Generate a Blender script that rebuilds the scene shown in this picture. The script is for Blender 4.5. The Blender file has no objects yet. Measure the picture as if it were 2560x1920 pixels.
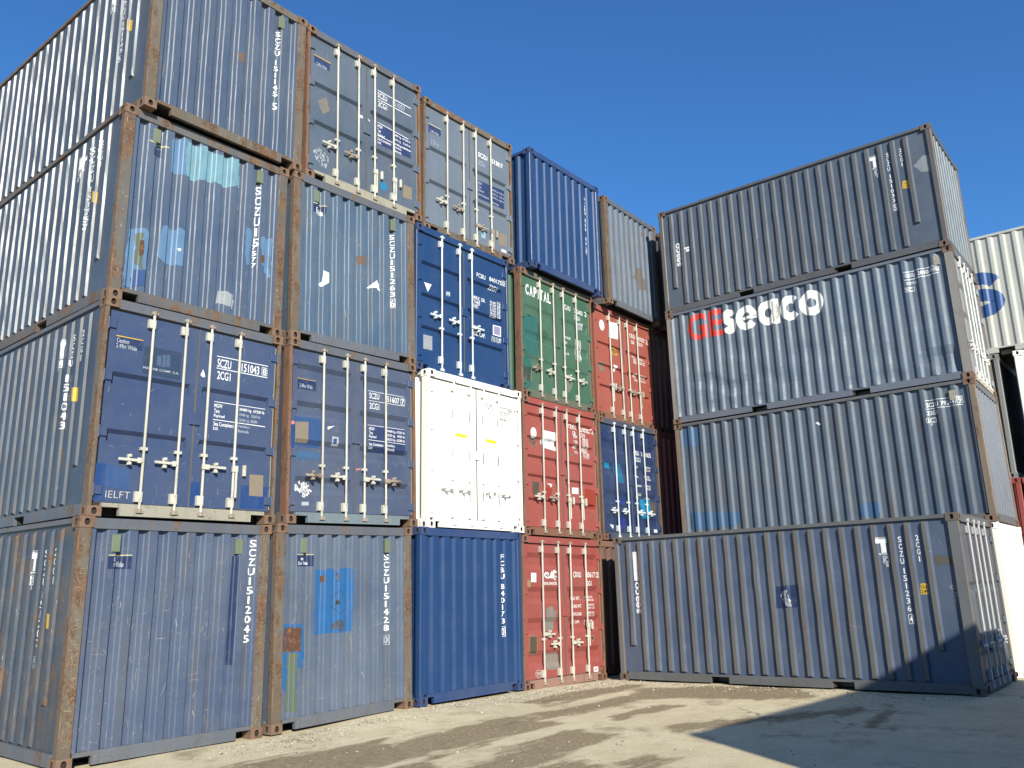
import bpy, bmesh, math, random
from mathutils import Vector, Matrix, noise as mnoise
R_=math.radians
C=bpy.context.scene.collection
sc=bpy.context.scene
# ---------------------------------------------------------------- camera, sky, sun, exposure
cam=bpy.data.cameras.new("camera"); co=bpy.data.objects.new("camera",cam); C.objects.link(co); sc.camera=co
CAMPOS=Vector((-4.0973,-9.4867,1.6896)); YAW,PITCH,ROLL=.882459,.238637,-.019731
cam.sensor_width=36; cam.lens=36*2096.4/2560; cam.clip_start=.05; cam.clip_end=5000
_f=Vector((math.sin(YAW)*math.cos(PITCH),math.cos(YAW)*math.cos(PITCH),math.sin(PITCH)))
_r=Vector((math.cos(YAW),-math.sin(YAW),0)); _u=_r.cross(_f)
_r2=math.cos(ROLL)*_r+math.sin(ROLL)*_u; _u2=-math.sin(ROLL)*_r+math.cos(ROLL)*_u
co.matrix_world=Matrix(((_r2.x,_u2.x,-_f.x,CAMPOS.x),(_r2.y,_u2.y,-_f.y,CAMPOS.y),(_r2.z,_u2.z,-_f.z,CAMPOS.z),(0,0,0,1)))
SUN_EL,SUN_AZ=R_(26.5),R_(180+32)          # azimuth clockwise from +Y
w=bpy.data.worlds.new("World"); sc.world=w; w.use_nodes=True
nt=w.node_tree; bg=nt.nodes['Background']; sky=nt.nodes.new('ShaderNodeTexSky')
sky.sky_type='NISHITA'; sky.sun_disc=False; sky.sun_elevation=SUN_EL; sky.sun_rotation=SUN_AZ
sky.altitude=0; sky.air_density=1.0; sky.dust_density=0.2; sky.ozone_density=3.0
tint=nt.nodes.new('ShaderNodeMix'); tint.data_type='RGBA'; tint.blend_type='MULTIPLY'; tint.inputs[0].default_value=1; tint.inputs[7].default_value=(.36,.71,1.04,1)
nt.links.new(sky.outputs[0],tint.inputs[6]); nt.links.new(tint.outputs[2],bg.inputs[0]); bg.inputs[1].default_value=0.10
sun=bpy.data.lights.new("sun",'SUN'); sun.energy=4.6; sun.angle=R_(.53); sun.color=(1,.93,.79)
so=bpy.data.objects.new("sun",sun); C.objects.link(so)
sdir=Vector((math.sin(SUN_AZ)*math.cos(SUN_EL),math.cos(SUN_AZ)*math.cos(SUN_EL),math.sin(SUN_EL)))
so.rotation_euler=sdir.to_track_quat('Z','Y').to_euler(); so.location=(-10,-20,30)
vs=sc.view_settings; vs.view_transform='Standard'; vs.look='None'; vs.gamma=1; vs.use_curve_mapping=False; vs.exposure=.75
# ---------------------------------------------------------------- materials
def srgb(r,g,b):
    f=lambda c:((c/255+.055)/1.055)**2.4 if c>10 else c/3295
    return (f(r),f(g),f(b),1)
def paint_group():
    g=bpy.data.node_groups.new("weathered_paint",'ShaderNodeTree'); I=g.interface
    for n,t,d in (("Seed",'NodeSocketVector',(0,0,0)),("Base",'NodeSocketColor',(.1,.1,.2,1)),("Fade",'NodeSocketFloat',.4),("Rust",'NodeSocketFloat',.3),
                  ("Dirt",'NodeSocketFloat',.4),("Scratch",'NodeSocketFloat',.2),("Rough",'NodeSocketFloat',.4),("Dent",'NodeSocketFloat',.3)):
        s=I.new_socket(n,in_out='INPUT',socket_type=t); s.default_value=d
    I.new_socket("BSDF",in_out='OUTPUT',socket_type='NodeSocketShader')
    N=g.nodes; L=g.links; gi=N.new('NodeGroupInput'); go=N.new('NodeGroupOutput')
    tc=N.new('ShaderNodeTexCoord'); add=N.new('ShaderNodeVectorMath'); add.operation='ADD'
    L.new(tc.outputs['Object'],add.inputs[0]); L.new(gi.outputs['Seed'],add.inputs[1])
    def nz(scale,detail,rough=.55,sv=None):
        n=N.new('ShaderNodeTexNoise'); n.inputs['Scale'].default_value=scale; n.inputs['Detail'].default_value=detail; n.inputs['Roughness'].default_value=rough
        src=add.outputs[0]
        if sv:
            m=N.new('ShaderNodeVectorMath'); m.operation='MULTIPLY'; m.inputs[1].default_value=sv; L.new(src,m.inputs[0]); src=m.outputs[0]
        L.new(src,n.inputs['Vector']); return n.outputs['Fac']
    def mr(x,a,b,c=0.,d=1.):
        m=N.new('ShaderNodeMapRange'); L.new(x,m.inputs[0])
        for i,v in enumerate((a,b,c,d)):
            if isinstance(v,float) or isinstance(v,int): m.inputs[i+1].default_value=v
            else: L.new(v,m.inputs[i+1])
        return m.outputs[0]
    def mt(op,a,b):
        m=N.new('ShaderNodeMath'); m.operation=op; m.use_clamp=(op!='SUBTRACT' or True)
        for i,v in enumerate((a,b)):
            if isinstance(v,(float,int)): m.inputs[i].default_value=v
            else: L.new(v,m.inputs[i])
        return m.outputs[0]
    def mix(f,a,b):
        m=N.new('ShaderNodeMix'); m.data_type='RGBA'; 
        if isinstance(f,(float,int)): m.inputs[0].default_value=f
        else: L.new(f,m.inputs[0])
        for i,v in ((6,a),(7,b)):
            if isinstance(v,tuple): m.inputs[i].default_value=v
            else: L.new(v,m.inputs[i])
        return m.outputs[2]
    big=nz(.9,4); mid=nz(4.5,6,.6); streak=nz(1.,5,.6,(9,9,.6)); fine=nz(38,5,.6); rustn=nz(3.1,10,.68); rustv=nz(1.,8,.65,(7,7,1.1)); scr=nz(1.,3,.5,(120,120,9)); scr2=nz(1.,3,.5,(10,10,70))
    chalk=mix(.30,gi.outputs['Base'],(.24,.27,.29,1))
    c=mix(mt('MULTIPLY',mr(big,.32,.68),gi.outputs['Fade']),gi.outputs['Base'],chalk)
    c=mix(mt('MULTIPLY',mr(mid,.45,.7),mt('MULTIPLY',gi.outputs['Fade'],.5)),c,chalk)
    c=mix(mt('MULTIPLY',mr(streak,.5,.72),mt('MULTIPLY',gi.outputs['Dirt'],.62)),c,(.085,.07,.05,1))
    c=mix(mt('MULTIPLY',mr(mt('MULTIPLY',fine,mr(mid,.3,.7,.6,1.15)),.56,.62),mt('MULTIPLY',gi.outputs['Dirt'],.55)),c,(.06,.045,.032,1))
    thr=mt('SUBTRACT',.82,mt('MULTIPLY',gi.outputs['Rust'],.42)); thr2=mt('ADD',thr,.05)
    rm=mr(mt('ADD',mt('MULTIPLY',rustn,.55),mt('MULTIPLY',rustv,.5)),thr,thr2)
    halo=mr(mt('ADD',mt('MULTIPLY',rustn,.55),mt('MULTIPLY',rustv,.5)),mt('SUBTRACT',thr,.09),thr2)
    sp=mr(fine,mt('SUBTRACT',.80,mt('MULTIPLY',gi.outputs['Rust'],.14)),mt('SUBTRACT',.82,mt('MULTIPLY',gi.outputs['Rust'],.14)))
    rc=mix(mr(mid,.35,.65),(.062,.036,.024,1),(.150,.078,.044,1)); rc=mix(mr(fine,.45,.7),rc,(.15,.115,.080,1))
    c=mix(mt('MULTIPLY',halo,.45),c,(.14,.095,.055,1))
    rr=mt('MAXIMUM',rm,mt('MULTIPLY',sp,.8)); c=mix(rr,c,rc)
    sm=mt('MULTIPLY',mt('MAXIMUM',mr(scr,.69,.73),mr(scr2,.72,.76)),mt('MULTIPLY',gi.outputs['Scratch'],mr(big,.4,.62)))
    c=mix(sm,c,(.45,.42,.34,1))
    b=N.new('ShaderNodeBsdfPrincipled'); L.new(c,b.inputs['Base Color']); b.inputs['Specular IOR Level'].default_value=.32
    ro=mt('ADD',gi.outputs['Rough'],mt('MULTIPLY',mr(mid,.3,.7,-.5,.5),.0)); ro=mt('ADD',ro,mt('MULTIPLY',mr(mid,.3,.7),.12))
    ro=mr(rr,0.,1.,ro,.9); L.new(ro,b.inputs['Roughness'])
    bh=mt('ADD',mt('MULTIPLY',nz(1.6,2,.5),mt('MULTIPLY',gi.outputs['Dent'],1.)),mt('MULTIPLY',mt('ADD',rr,mt('MULTIPLY',fine,.25)),.035))
    bp=N.new('ShaderNodeBump'); bp.inputs['Strength'].default_value=.5; bp.inputs['Distance'].default_value=.05; L.new(bh,bp.inputs['Height']); L.new(bp.outputs[0],b.inputs['Normal'])
    L.new(b.outputs[0],go.inputs[0]); return g
PG=paint_group(); _seed=[0]
def paint(name,base,fade=.4,rust=.3,dirt=.4,scratch=.2,rough=.42,dent=.25):
    m=bpy.data.materials.new(name); m.use_nodes=True; nt=m.node_tree; nt.nodes.remove(nt.nodes['Principled BSDF'])
    g=nt.nodes.new('ShaderNodeGroup'); g.node_tree=PG; _seed[0]+=1; s=_seed[0]
    g.inputs['Seed'].default_value=(s*7.31%50,s*3.77%50,s*5.13%50); g.inputs['Base'].default_value=tuple(base[:3])+(1,)
    for k,v in (('Fade',fade),('Rust',rust),('Dirt',dirt),('Scratch',scratch),('Rough',rough),('Dent',dent)): g.inputs[k].default_value=v
    nt.links.new(g.outputs[0],nt.nodes['Material Output'].inputs[0]); return m
def worn(name,col,rough=.55,wear=.35,under=(.10,.11,.15),scale=9.,stretch=(1,1,1),lo=.52,hi=.66):
    """flat marking colour, worn away in specks and streaks"""
    m=bpy.data.materials.new(name); m.use_nodes=True; nt=m.node_tree; N=nt.nodes; b=N['Principled BSDF']
    tc=N.new('ShaderNodeTexCoord'); n=N.new('ShaderNodeTexNoise'); n.inputs['Scale'].default_value=scale; vm=N.new('ShaderNodeVectorMath'); vm.operation='MULTIPLY'; vm.inputs[1].default_value=stretch; nt.links.new(tc.outputs['Object'],vm.inputs[0]); n.inputs['Detail'].default_value=8; n.inputs['Roughness'].default_value=.7
    nt.links.new(vm.outputs[0],n.inputs['Vector'])
    r=N.new('ShaderNodeMapRange'); r.inputs[1].default_value=lo; r.inputs[2].default_value=hi; r.inputs[4].default_value=wear; nt.links.new(n.outputs['Fac'],r.inputs[0])
    mx=N.new('ShaderNodeMix'); mx.data_type='RGBA'; mx.inputs[6].default_value=tuple(col[:3])+(1,); mx.inputs[7].default_value=tuple(under)+(1,)
    nt.links.new(r.outputs[0],mx.inputs[0]); nt.links.new(mx.outputs[2],b.inputs['Base Color']); b.inputs['Roughness'].default_value=rough; return m
MK={}
def mk(code):
    if code not in MK:
        tab={'W':((.68,.69,.68),.5,.3),'f':((.33,.36,.42),.6,.6),'YW':((0.5,0.44,0.22),.6,.4),'YL':((0.5,0.31,0.03),.55,.15),'DB':((0.012,0.025,0.075),.5,.3),'DB2':((0.02,0.035,0.1),.5,.35),
        'NV':((.025,.04,.075),.4,.3),'NV2':((.05,.085,.15),.5,.3),'BB':((0.012,0.095,0.26),.5,.25),'B2':((0.009,0.04,0.15),.45,.2),'B3':((0.02,0.06,0.17),.5,.3),'B4':((0.032,0.09,0.18),.55,.4),'B5':((0.013,0.024,0.16),.45,.1),
        'PB':((0.085,0.17,0.285),.55,.3),'PB2':((0.13,0.265,0.32),.55,.3),'CY':((0.008,0.165,0.31),.5,.1),'CY2':((0.007,0.11,0.2),.5,.15),'CY3':((0.22,0.34,0.42),.5,.2),'GN':((0.08,0.105,0.06),.6,.5),'GN2':((.05,.2,.06),.6,.2),'GN3':((.13,.15,.1),.7,.5),
        'TL':((0.014,0.1,0.075),.5,.3),'GD':((.03,.075,.05),.6,.3),'GY':((.19,.16,.125),.8,.5),'GY2':((.24,.26,.28),.7,.4),'RU':((.075,.035,.022),.9,.9),'RU2':((.12,.075,.05),.85,.9),
        'CD':((0.06,0.048,0.03),.8,.3),'CD2':((0.19,0.155,0.11),.8,.35),'TA':((0.25,0.16,0.09),.7,.3),'PL':((0.32,0.36,0.39),.6,.3),'PK':((.5,.16,.17),.6,.1),'LV':((0.22,0.2,0.32),.6,.15),'K':((.02,.02,.022),.6,.2),'K2':((.04,.05,.06),.7,.6),
        'CH':((.42,.41,.38),.9,.5),'GT':((.17,.18,.18),.6,.2),'OL':((.15,.13,.10),.8,.7),'OR':((0.24,0.035,0.02),.5,.15),'W2':((.70,.70,.66),.5,.12),'YB':((.72,.56,.02),.5,.08),'BR':((.105,.085,.07),.8,.6),'SM':((.075,.068,.045),.8,.5),'SM2':((.20,.22,.23),.7,.5),'RD':((.52,.035,.025),.5,.15),'BS':((.03,.085,.24),.5,.15)}
        c,r,we=tab[code]; br=code in ('BB','B2','B3','B4','PB','PB2','CY2','TL','GN','GN3','GY','SM','SM2','BR')
        MK[code]=worn("marking_"+code.lower(),c,r,.62 if br else we,stretch=(2.2,2.2,.5) if br else (1,1,1),lo=.42 if br else .52,hi=.78 if br else .66,under=(.20,.10,.045) if code=='RU' else (.085,.095,.12) if code=='RU2' else (.06,.085,.145) if br else (.10,.11,.15),scale=16. if code[:2]=='RU' else 5. if br else 9.)
    return MK[code]
# ---------------------------------------------------------------- mesh helpers
class MB:
    def __init__(s): s.v=[];s.f=[];s.m=[]
    def face(s,pts,mi=0):
        i=len(s.v); s.v+=[tuple(p) for p in pts]; s.f.append(tuple(range(i,i+len(pts)))); s.m.append(mi)
    def box(s,x0,x1,y0,y1,z0,z1,mi=0,bev=0.,bmi=None):
        if x1<x0:x0,x1=x1,x0
        if bev<=0:
            P=[(x,y,z) for z in (z0,z1) for y in (y0,y1) for x in (x0,x1)]
            for q in ((0,2,3,1),(4,5,7,6),(0,1,5,4),(1,3,7,5),(3,2,6,7),(2,0,4,6)): s.face([P[i] for i in q],mi)
        else:
            bmi=mi if bmi is None else bmi; b=min(bev,(x1-x0)/2.2,(y1-y0)/2.2)
            o=[(x0+b,y0),(x1-b,y0),(x1,y0+b),(x1,y1-b),(x1-b,y1),(x0+b,y1),(x0,y1-b),(x0,y0+b)]
            for i in range(8):
                a,c=o[i],o[(i+1)%8]; s.face([(a[0],a[1],z0),(c[0],c[1],z0),(c[0],c[1],z1),(a[0],a[1],z1)],bmi if i%2 else mi)
            s.face([(a,c,z1) for a,c in o],mi); s.face([(a,c,z0) for a,c in reversed(o)],mi)
    def tube(s,x,y,z0,z1,r,n=10,mi=0):
        p=[(x+r*math.cos(2*math.pi*i/n),y+r*math.sin(2*math.pi*i/n)) for i in range(n)]
        for i in range(n):
            a,c=p[i],p[(i+1)%n]; s.face([(*a,z0),(*c,z0),(*c,z1),(*a,z1)],mi)
        s.face([(*a,z1) for a in p],mi); s.face([(*a,z0) for a in reversed(p)],mi)
    def build(s,name,mats,parent=None,smooth=False,weld=True):
        me=bpy.data.meshes.new(name); me.from_pydata(s.v,[],s.f)
        for m in (mats if isinstance(mats,(list,tuple)) else [mats]): me.materials.append(m)
        for p,mi in zip(me.polygons,s.m): p.material_index=mi
        if weld:
            bm=bmesh.new(); bm.from_mesh(me); bmesh.ops.remove_doubles(bm,verts=bm.verts,dist=.0002); bm.to_mesh(me); bm.free()
        if smooth:
            for p in me.polygons: p.use_smooth=True
        o=bpy.data.objects.new(name,me); C.objects.link(o)
        if parent is not None: o.parent=parent
        return o
def holed(mb,org,eu,ev,n,w,h,hw,hh,depth,mi=0,hmi=1):
    """rectangle w x h in the eu/ev plane at org with a rounded slot sunk along -n"""
    org,eu,ev,n=map(Vector,(org,eu,ev,n)); K=20; cx,cy=w/2,h/2
    ang=sorted(set([2*math.pi*i/K for i in range(K)]+[math.atan2(sy*h,sx*w)%(2*math.pi) for sx in (1,-1) for sy in (1,-1)]))
    rect=[];ov=[]
    for a in ang:
        c,s_=math.cos(a),math.sin(a); t=min(cx/abs(c) if abs(c)>1e-6 else 1e9, cy/abs(s_) if abs(s_)>1e-6 else 1e9); rect.append((cx+c*t,cy+s_*t))
        rr=min(hw,hh)/2; dx=max(hw/2-rr,0); dy=max(hh/2-rr,0); ov.append((cx+rr*c+math.copysign(dx,c)*(abs(c)>.05),cy+rr*s_+math.copysign(dy,s_)*(abs(s_)>.05)))
    P=lambda q,d=0: org+eu*q[0]+ev*q[1]-n*d
    m=len(ang)
    for i in range(m):
        j=(i+1)%m
        mb.face([P(rect[i]),P(rect[j]),P(ov[j]),P(ov[i])],mi); mb.face([P(ov[i]),P(ov[j]),P(ov[j],depth),P(ov[i],depth)],hmi)
    mb.face([P(q,depth) for q in ov],hmi)
def casting(x0,x1,y0,y1,z0,z1,fx,fy):
    """corner casting: fx/fy = -1/+1 outward direction of its side and end faces"""
    mb=MB(); d=.03
    ex=x0 if fx<0 else x1; ey=y0 if fy<0 else y1
    if fy<0: holed(mb,(x0,y0,z0),(1,0,0),(0,0,1),(0,-1,0),x1-x0,z1-z0,.058,.078,d)
    else: holed(mb,(x1,y1,z0),(-1,0,0),(0,0,1),(0,1,0),x1-x0,z1-z0,.058,.078,d)
    if fx<0: holed(mb,(x0,y1,z0),(0,-1,0),(0,0,1),(-1,0,0),y1-y0,z1-z0,.05,.08,d)
    else: holed(mb,(x1,y0,z0),(0,1,0),(0,0,1),(1,0,0),y1-y0,z1-z0,.05,.08,d)
    ox=x1 if fx<0 else x0; oy=y1 if fy<0 else y0
    mb.face([(ox,y0,z0),(ox,y1,z0),(ox,y1,z1),(ox,y0,z1)]); mb.face([(x0,oy,z0),(x1,oy,z0),(x1,oy,z1),(x0,oy,z1)])
    mb.face([(x0,y0,z1),(x1,y0,z1),(x1,y1,z1),(x0,y1,z1)]); mb.face([(x0,y0,z0),(x0,y1,z0),(x1,y1,z0),(x1,y0,z0)])
    return mb
# ---------------------------------------------------------------- corrugation profiles: lists of (s, depth)
def chamfer(pts,c=.009):
    out=[pts[0]]
    for i in range(1,len(pts)-1):
        a,b,d=Vector(pts[i-1]),Vector(pts[i]),Vector(pts[i+1])
        l1=min(c,(b-a).length*.3); l2=min(c,(d-b).length*.3)
        out+= [tuple(b+(a-b).normalized()*l1), tuple(b+(d-b).normalized()*l2)]
    out.append(pts[-1]); return out
def prof_corr(s0,s1,n,out_w,slope,depth,lead=.5,slope2=None):
    slope2=slope if slope2 is None else slope2; p=(s1-s0)/n; inn=p-out_w-slope-slope2; pts=[(s0,0.)]
    for i in range(n):
        a=s0+i*p+out_w*lead; pts+=[(a,0.),(a+slope,depth),(a+slope+inn,depth),(a+slope+inn+slope2,0.)]
    pts.append((s1,0.)); return chamfer(pts)
def prof_rib(centres,base,rise,w,sl,sf,s0,s1):
    pts=[(s0,base)]
    for c in centres: pts+=[(c-w/2,base),(c-w/2+sl,base-rise),(c+w/2-sf,base-rise),(c+w/2,base)]
    pts.append((s1,base)); return pts
def ip(prof,s):
    if s<=prof[0][0]: return prof[0][1]
    for (a,da),(b,db) in zip(prof,prof[1:]):
        if s<=b: return da if b-a<1e-9 else da+(db-da)*(s-a)/(b-a)
    return prof[-1][1]
class Face:
    """a face marks can be draped on: f(u,z)->depth, breaks in u and z, and a map to local xyz"""
    def __init__(s,f,ub,zb,to): s.f=f;s.ub=ub;s.zb=zb;s.to=to
def drape(polys,face,mb,mi,lift):
    """polys: lists of (u,z); split at the face's bends and laid on it"""
    bm=bmesh.new()
    for p in polys:
        vs=[bm.verts.new((u,0,z)) for u,z in p]
        try: bm.faces.new(vs)
        except ValueError: pass
    if not bm.faces: bm.free(); return
    xs=[v.co.x for v in bm.verts]; zs=[v.co.z for v in bm.verts]
    bmesh.ops.triangulate(bm,faces=bm.faces[:])
    for b in face.ub:
        if min(xs)<b<max(xs): bmesh.ops.bisect_plane(bm,geom=bm.verts[:]+bm.edges[:]+bm.faces[:],dist=1e-6,plane_co=(b,0,0),plane_no=(1,0,0))
    for b in face.zb:
        if min(zs)<b<max(zs): bmesh.ops.bisect_plane(bm,geom=bm.verts[:]+bm.edges[:]+bm.faces[:],dist=1e-6,plane_co=(0,0,b),plane_no=(0,0,1))
    for f in bm.faces:
        mb.face([face.to(v.co.x,face.f(v.co.x,v.co.z)-lift,v.co.z) for v in f.verts],mi)
    bm.free()
def roughen(p,amp,rnd):
    out=[]
    for (a,b),(c,d) in zip(p,p[1:]+p[:1]):
        L=math.hypot(c-a,d-b); n=max(1,int(L/.035)); nx,nz=(d-b)/(L+1e-9),-(c-a)/(L+1e-9)
        for i in range(n):
            t=i/n; j=rnd.gauss(0,amp) if i else rnd.gauss(0,amp*.3); out.append((a+(c-a)*t+nx*j,b+(d-b)*t+nz*j))
    return out
_tx={}
def glyphs(txt,bold=0):
    k=(txt,bold)
    if k not in _tx:
        cu=bpy.data.curves.new("t",'FONT'); cu.body=txt; cu.resolution_u=3; cu.offset=(.012,.03,.052,-.012,.048)[bold]; cu.space_character=1.2 if bold==2 else 1.0
        ob=bpy.data.objects.new("t",cu); me=bpy.data.meshes.new_from_object(ob)
        v=[(q.co.x,q.co.y) for q in me.vertices]; f=[tuple(p.vertices) for p in me.polygons]
        bpy.data.objects.remove(ob); bpy.data.curves.remove(cu); bpy.data.meshes.remove(me)
        x0=min(a for a,b in v) if v else 0;x1=max(a for a,b in v) if v else 1;y0=min(b for a,b in v) if v else 0;y1=max(b for a,b in v) if v else 1
        _tx[k]=([((a-x0)/(x1-x0+1e-9),(b-y0)/(y1-y0+1e-9)) for a,b in v],f)
    return _tx[k]
def text_polys(txt,u0,z0,u1,z1,bold=0,rot=False):
    v,f=glyphs(txt,bold)
    if rot: T=lambda a,b:(u1-b*(u1-u0),z0+a*(z1-z0))
    else: T=lambda a,b:(u0+a*(u1-u0),z0+b*(z1-z0))
    return [[T(*v[i]) for i in p] for p in f]
def strip(cl,th):
    L_,R2=[],[]
    for i,(x,z) in enumerate(cl):
        p,q=cl[max(0,i-1)],cl[min(len(cl)-1,i+1)]; dx,dz=q[0]-p[0],q[1]-p[1]; n=math.hypot(dx,dz)+1e-9; L_.append((x-dz/n*th/2,z+dx/n*th/2)); R2.append((x+dz/n*th/2,z-dx/n*th/2))
    return [[L_[i],L_[i+1],R2[i+1],R2[i]] for i in range(len(cl)-1)]
def letter_s(a,b,c,d,tk):
    w,h=c-a,d-b; th=h*tk; r=(h-.92*th)/4; cl=[]
    for i in range(15): t=math.radians(14+i*(256/14)); cl.append((a+w*.5+(w*.5-th*.46)*math.cos(t),d-th*.46-r+r*math.sin(t)))
    for i in range(1,15): t=math.radians(90-i*(256/14)); cl.append((a+w*.5+(w*.5-th*.46)*math.cos(t),b+th*.46+r+r*math.sin(t)))
    return strip(cl,th)
def round_letters(txt,u0,z0,u1,z1):
    """heavy geometric lower-case lettering"""
    ws={'s':.62,'e':1.,'a':.98,'c':.86,'o':1.06}; tot=sum(ws[c] for c in txt); u=u0; out=[]; h=z1-z0
    for ch in txt:
        w=(u1-u0)*ws[ch]/tot; a,c=u+w*.015,u+w*.985; b,d=z0,z1; u+=w
        if ch=='s': out+=letter_s(a,b,c,d,.30); continue
        rx,ry=(c-a)/2,h/2; ox,oz=(a+c)/2,(b+d)/2; k=.37 if ch!='e' else .42
        lo,hi={'o':(0,360),'c':(42,318),'e':(0,322),'a':(0,360)}[ch]; n=40
        if ch=='c': rx=(c-a)*.56; ox=a+rx
        pt=lambda t,q:(ox+rx*q*math.cos(math.radians(t)),oz+ry*q*math.sin(math.radians(t)))
        for i in range(n):
            t0,t1=lo+(hi-lo)*i/n,lo+(hi-lo)*(i+1)/n; out.append([pt(t0,1),pt(t1,1),pt(t1,k),pt(t0,k)])
        if ch=='e': out.append([(ox-rx*.5,oz-ry*.14),(ox+rx*.99,oz-ry*.14),(ox+rx*.99,oz+ry*.10),(ox-rx*.5,oz+ry*.10)])
        if ch=='a': out.append([(ox+rx*.40,b),(c,b),(c,d),(ox+rx*.40,d)])
    return out
def ring(pts,th):
    c=[sum(p[i] for p in pts)/len(pts) for i in (0,1)]; out=[]
    inn=[]
    for p in pts:
        L=math.hypot(p[0]-c[0],p[1]-c[1])+1e-9; k=max(0,(L-th*1.3)/L); inn.append((c[0]+(p[0]-c[0])*k,c[1]+(p[1]-c[1])*k))
    n=len(pts)
    return [[pts[i],pts[(i+1)%n],inn[(i+1)%n],inn[i]] for i in range(n)]
SERIF={'C':([],[.85]),'A':([.06,.94],[]),'P':([.14],[.14]),'I':([.5],[.5]),'T':([.5],[.04,.96]),'L':([.12],[.12]),'K':([.1,.92],[.1,.88]),'R':([.1,.93],[.1]),'N':([.1],[.1,.9]),'O':([],[]),'S':([],[])}
def serif_polys(txt,u0,z0,u1,z1):
    out=[]; n=len(txt); ws=[.55 if c=='I' else 1 for c in txt]; tot=sum(ws); u=u0; h=z1-z0
    for c,wt in zip(txt,ws):
        cw=(u1-u0)*wt/tot; a,b=u+cw*.12,u+cw*.88
        if c=='I': a,b=u+cw*.35,u+cw*.65
        out+=text_polys(c,a,z0,b,z1,1); lo,hi=SERIF.get(c,([],[])); sw=cw*.17 if c!='I' else cw*.3
        for k in lo: x=a+(b-a)*k; out.append([(x-sw,z0),(x+sw,z0),(x+sw,z0+h*.07),(x-sw,z0+h*.07)])
        for k in hi: x=a+(b-a)*k; out.append([(x-sw*.8,z1-h*.07),(x+sw*.8,z1-h*.07),(x+sw*.8,z1),(x-sw*.8,z1)])
        u+=cw
    return out
HORSE=[[(.46,.28),(.62,.22),(.72,.32),(.74,.5),(.66,.62),(.5,.55),(.42,.42)],[(.66,.62),(.74,.5),(.80,.62),(.84,.80),(.78,.98),(.70,.93),(.66,.78)],[(.78,.98),(.84,.80),(.97,.72),(1.0,.78),(.92,.92),(.84,1.0)],
 [(.70,.40),(.86,.40),(.97,.30),(.99,.36),(.88,.49),(.73,.5)],[(.66,.28),(.78,.2),(.84,.04),(.90,.05),(.86,.24),(.72,.36)],[(.44,.44),(.30,.36),(.18,.40),(.12,.52),(.16,.66),(.28,.70),(.34,.62),(.30,.54),(.24,.58),(.22,.52),(.28,.46),(.38,.56),(.36,.72),(.24,.82),(.08,.76),(.01,.58),(.04,.38),(.16,.24),(.34,.22),(.48,.28)],
 [(.50,.58),(.62,.66),(.64,.84),(.58,.92),(.57,.76),(.48,.68)]]
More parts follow.
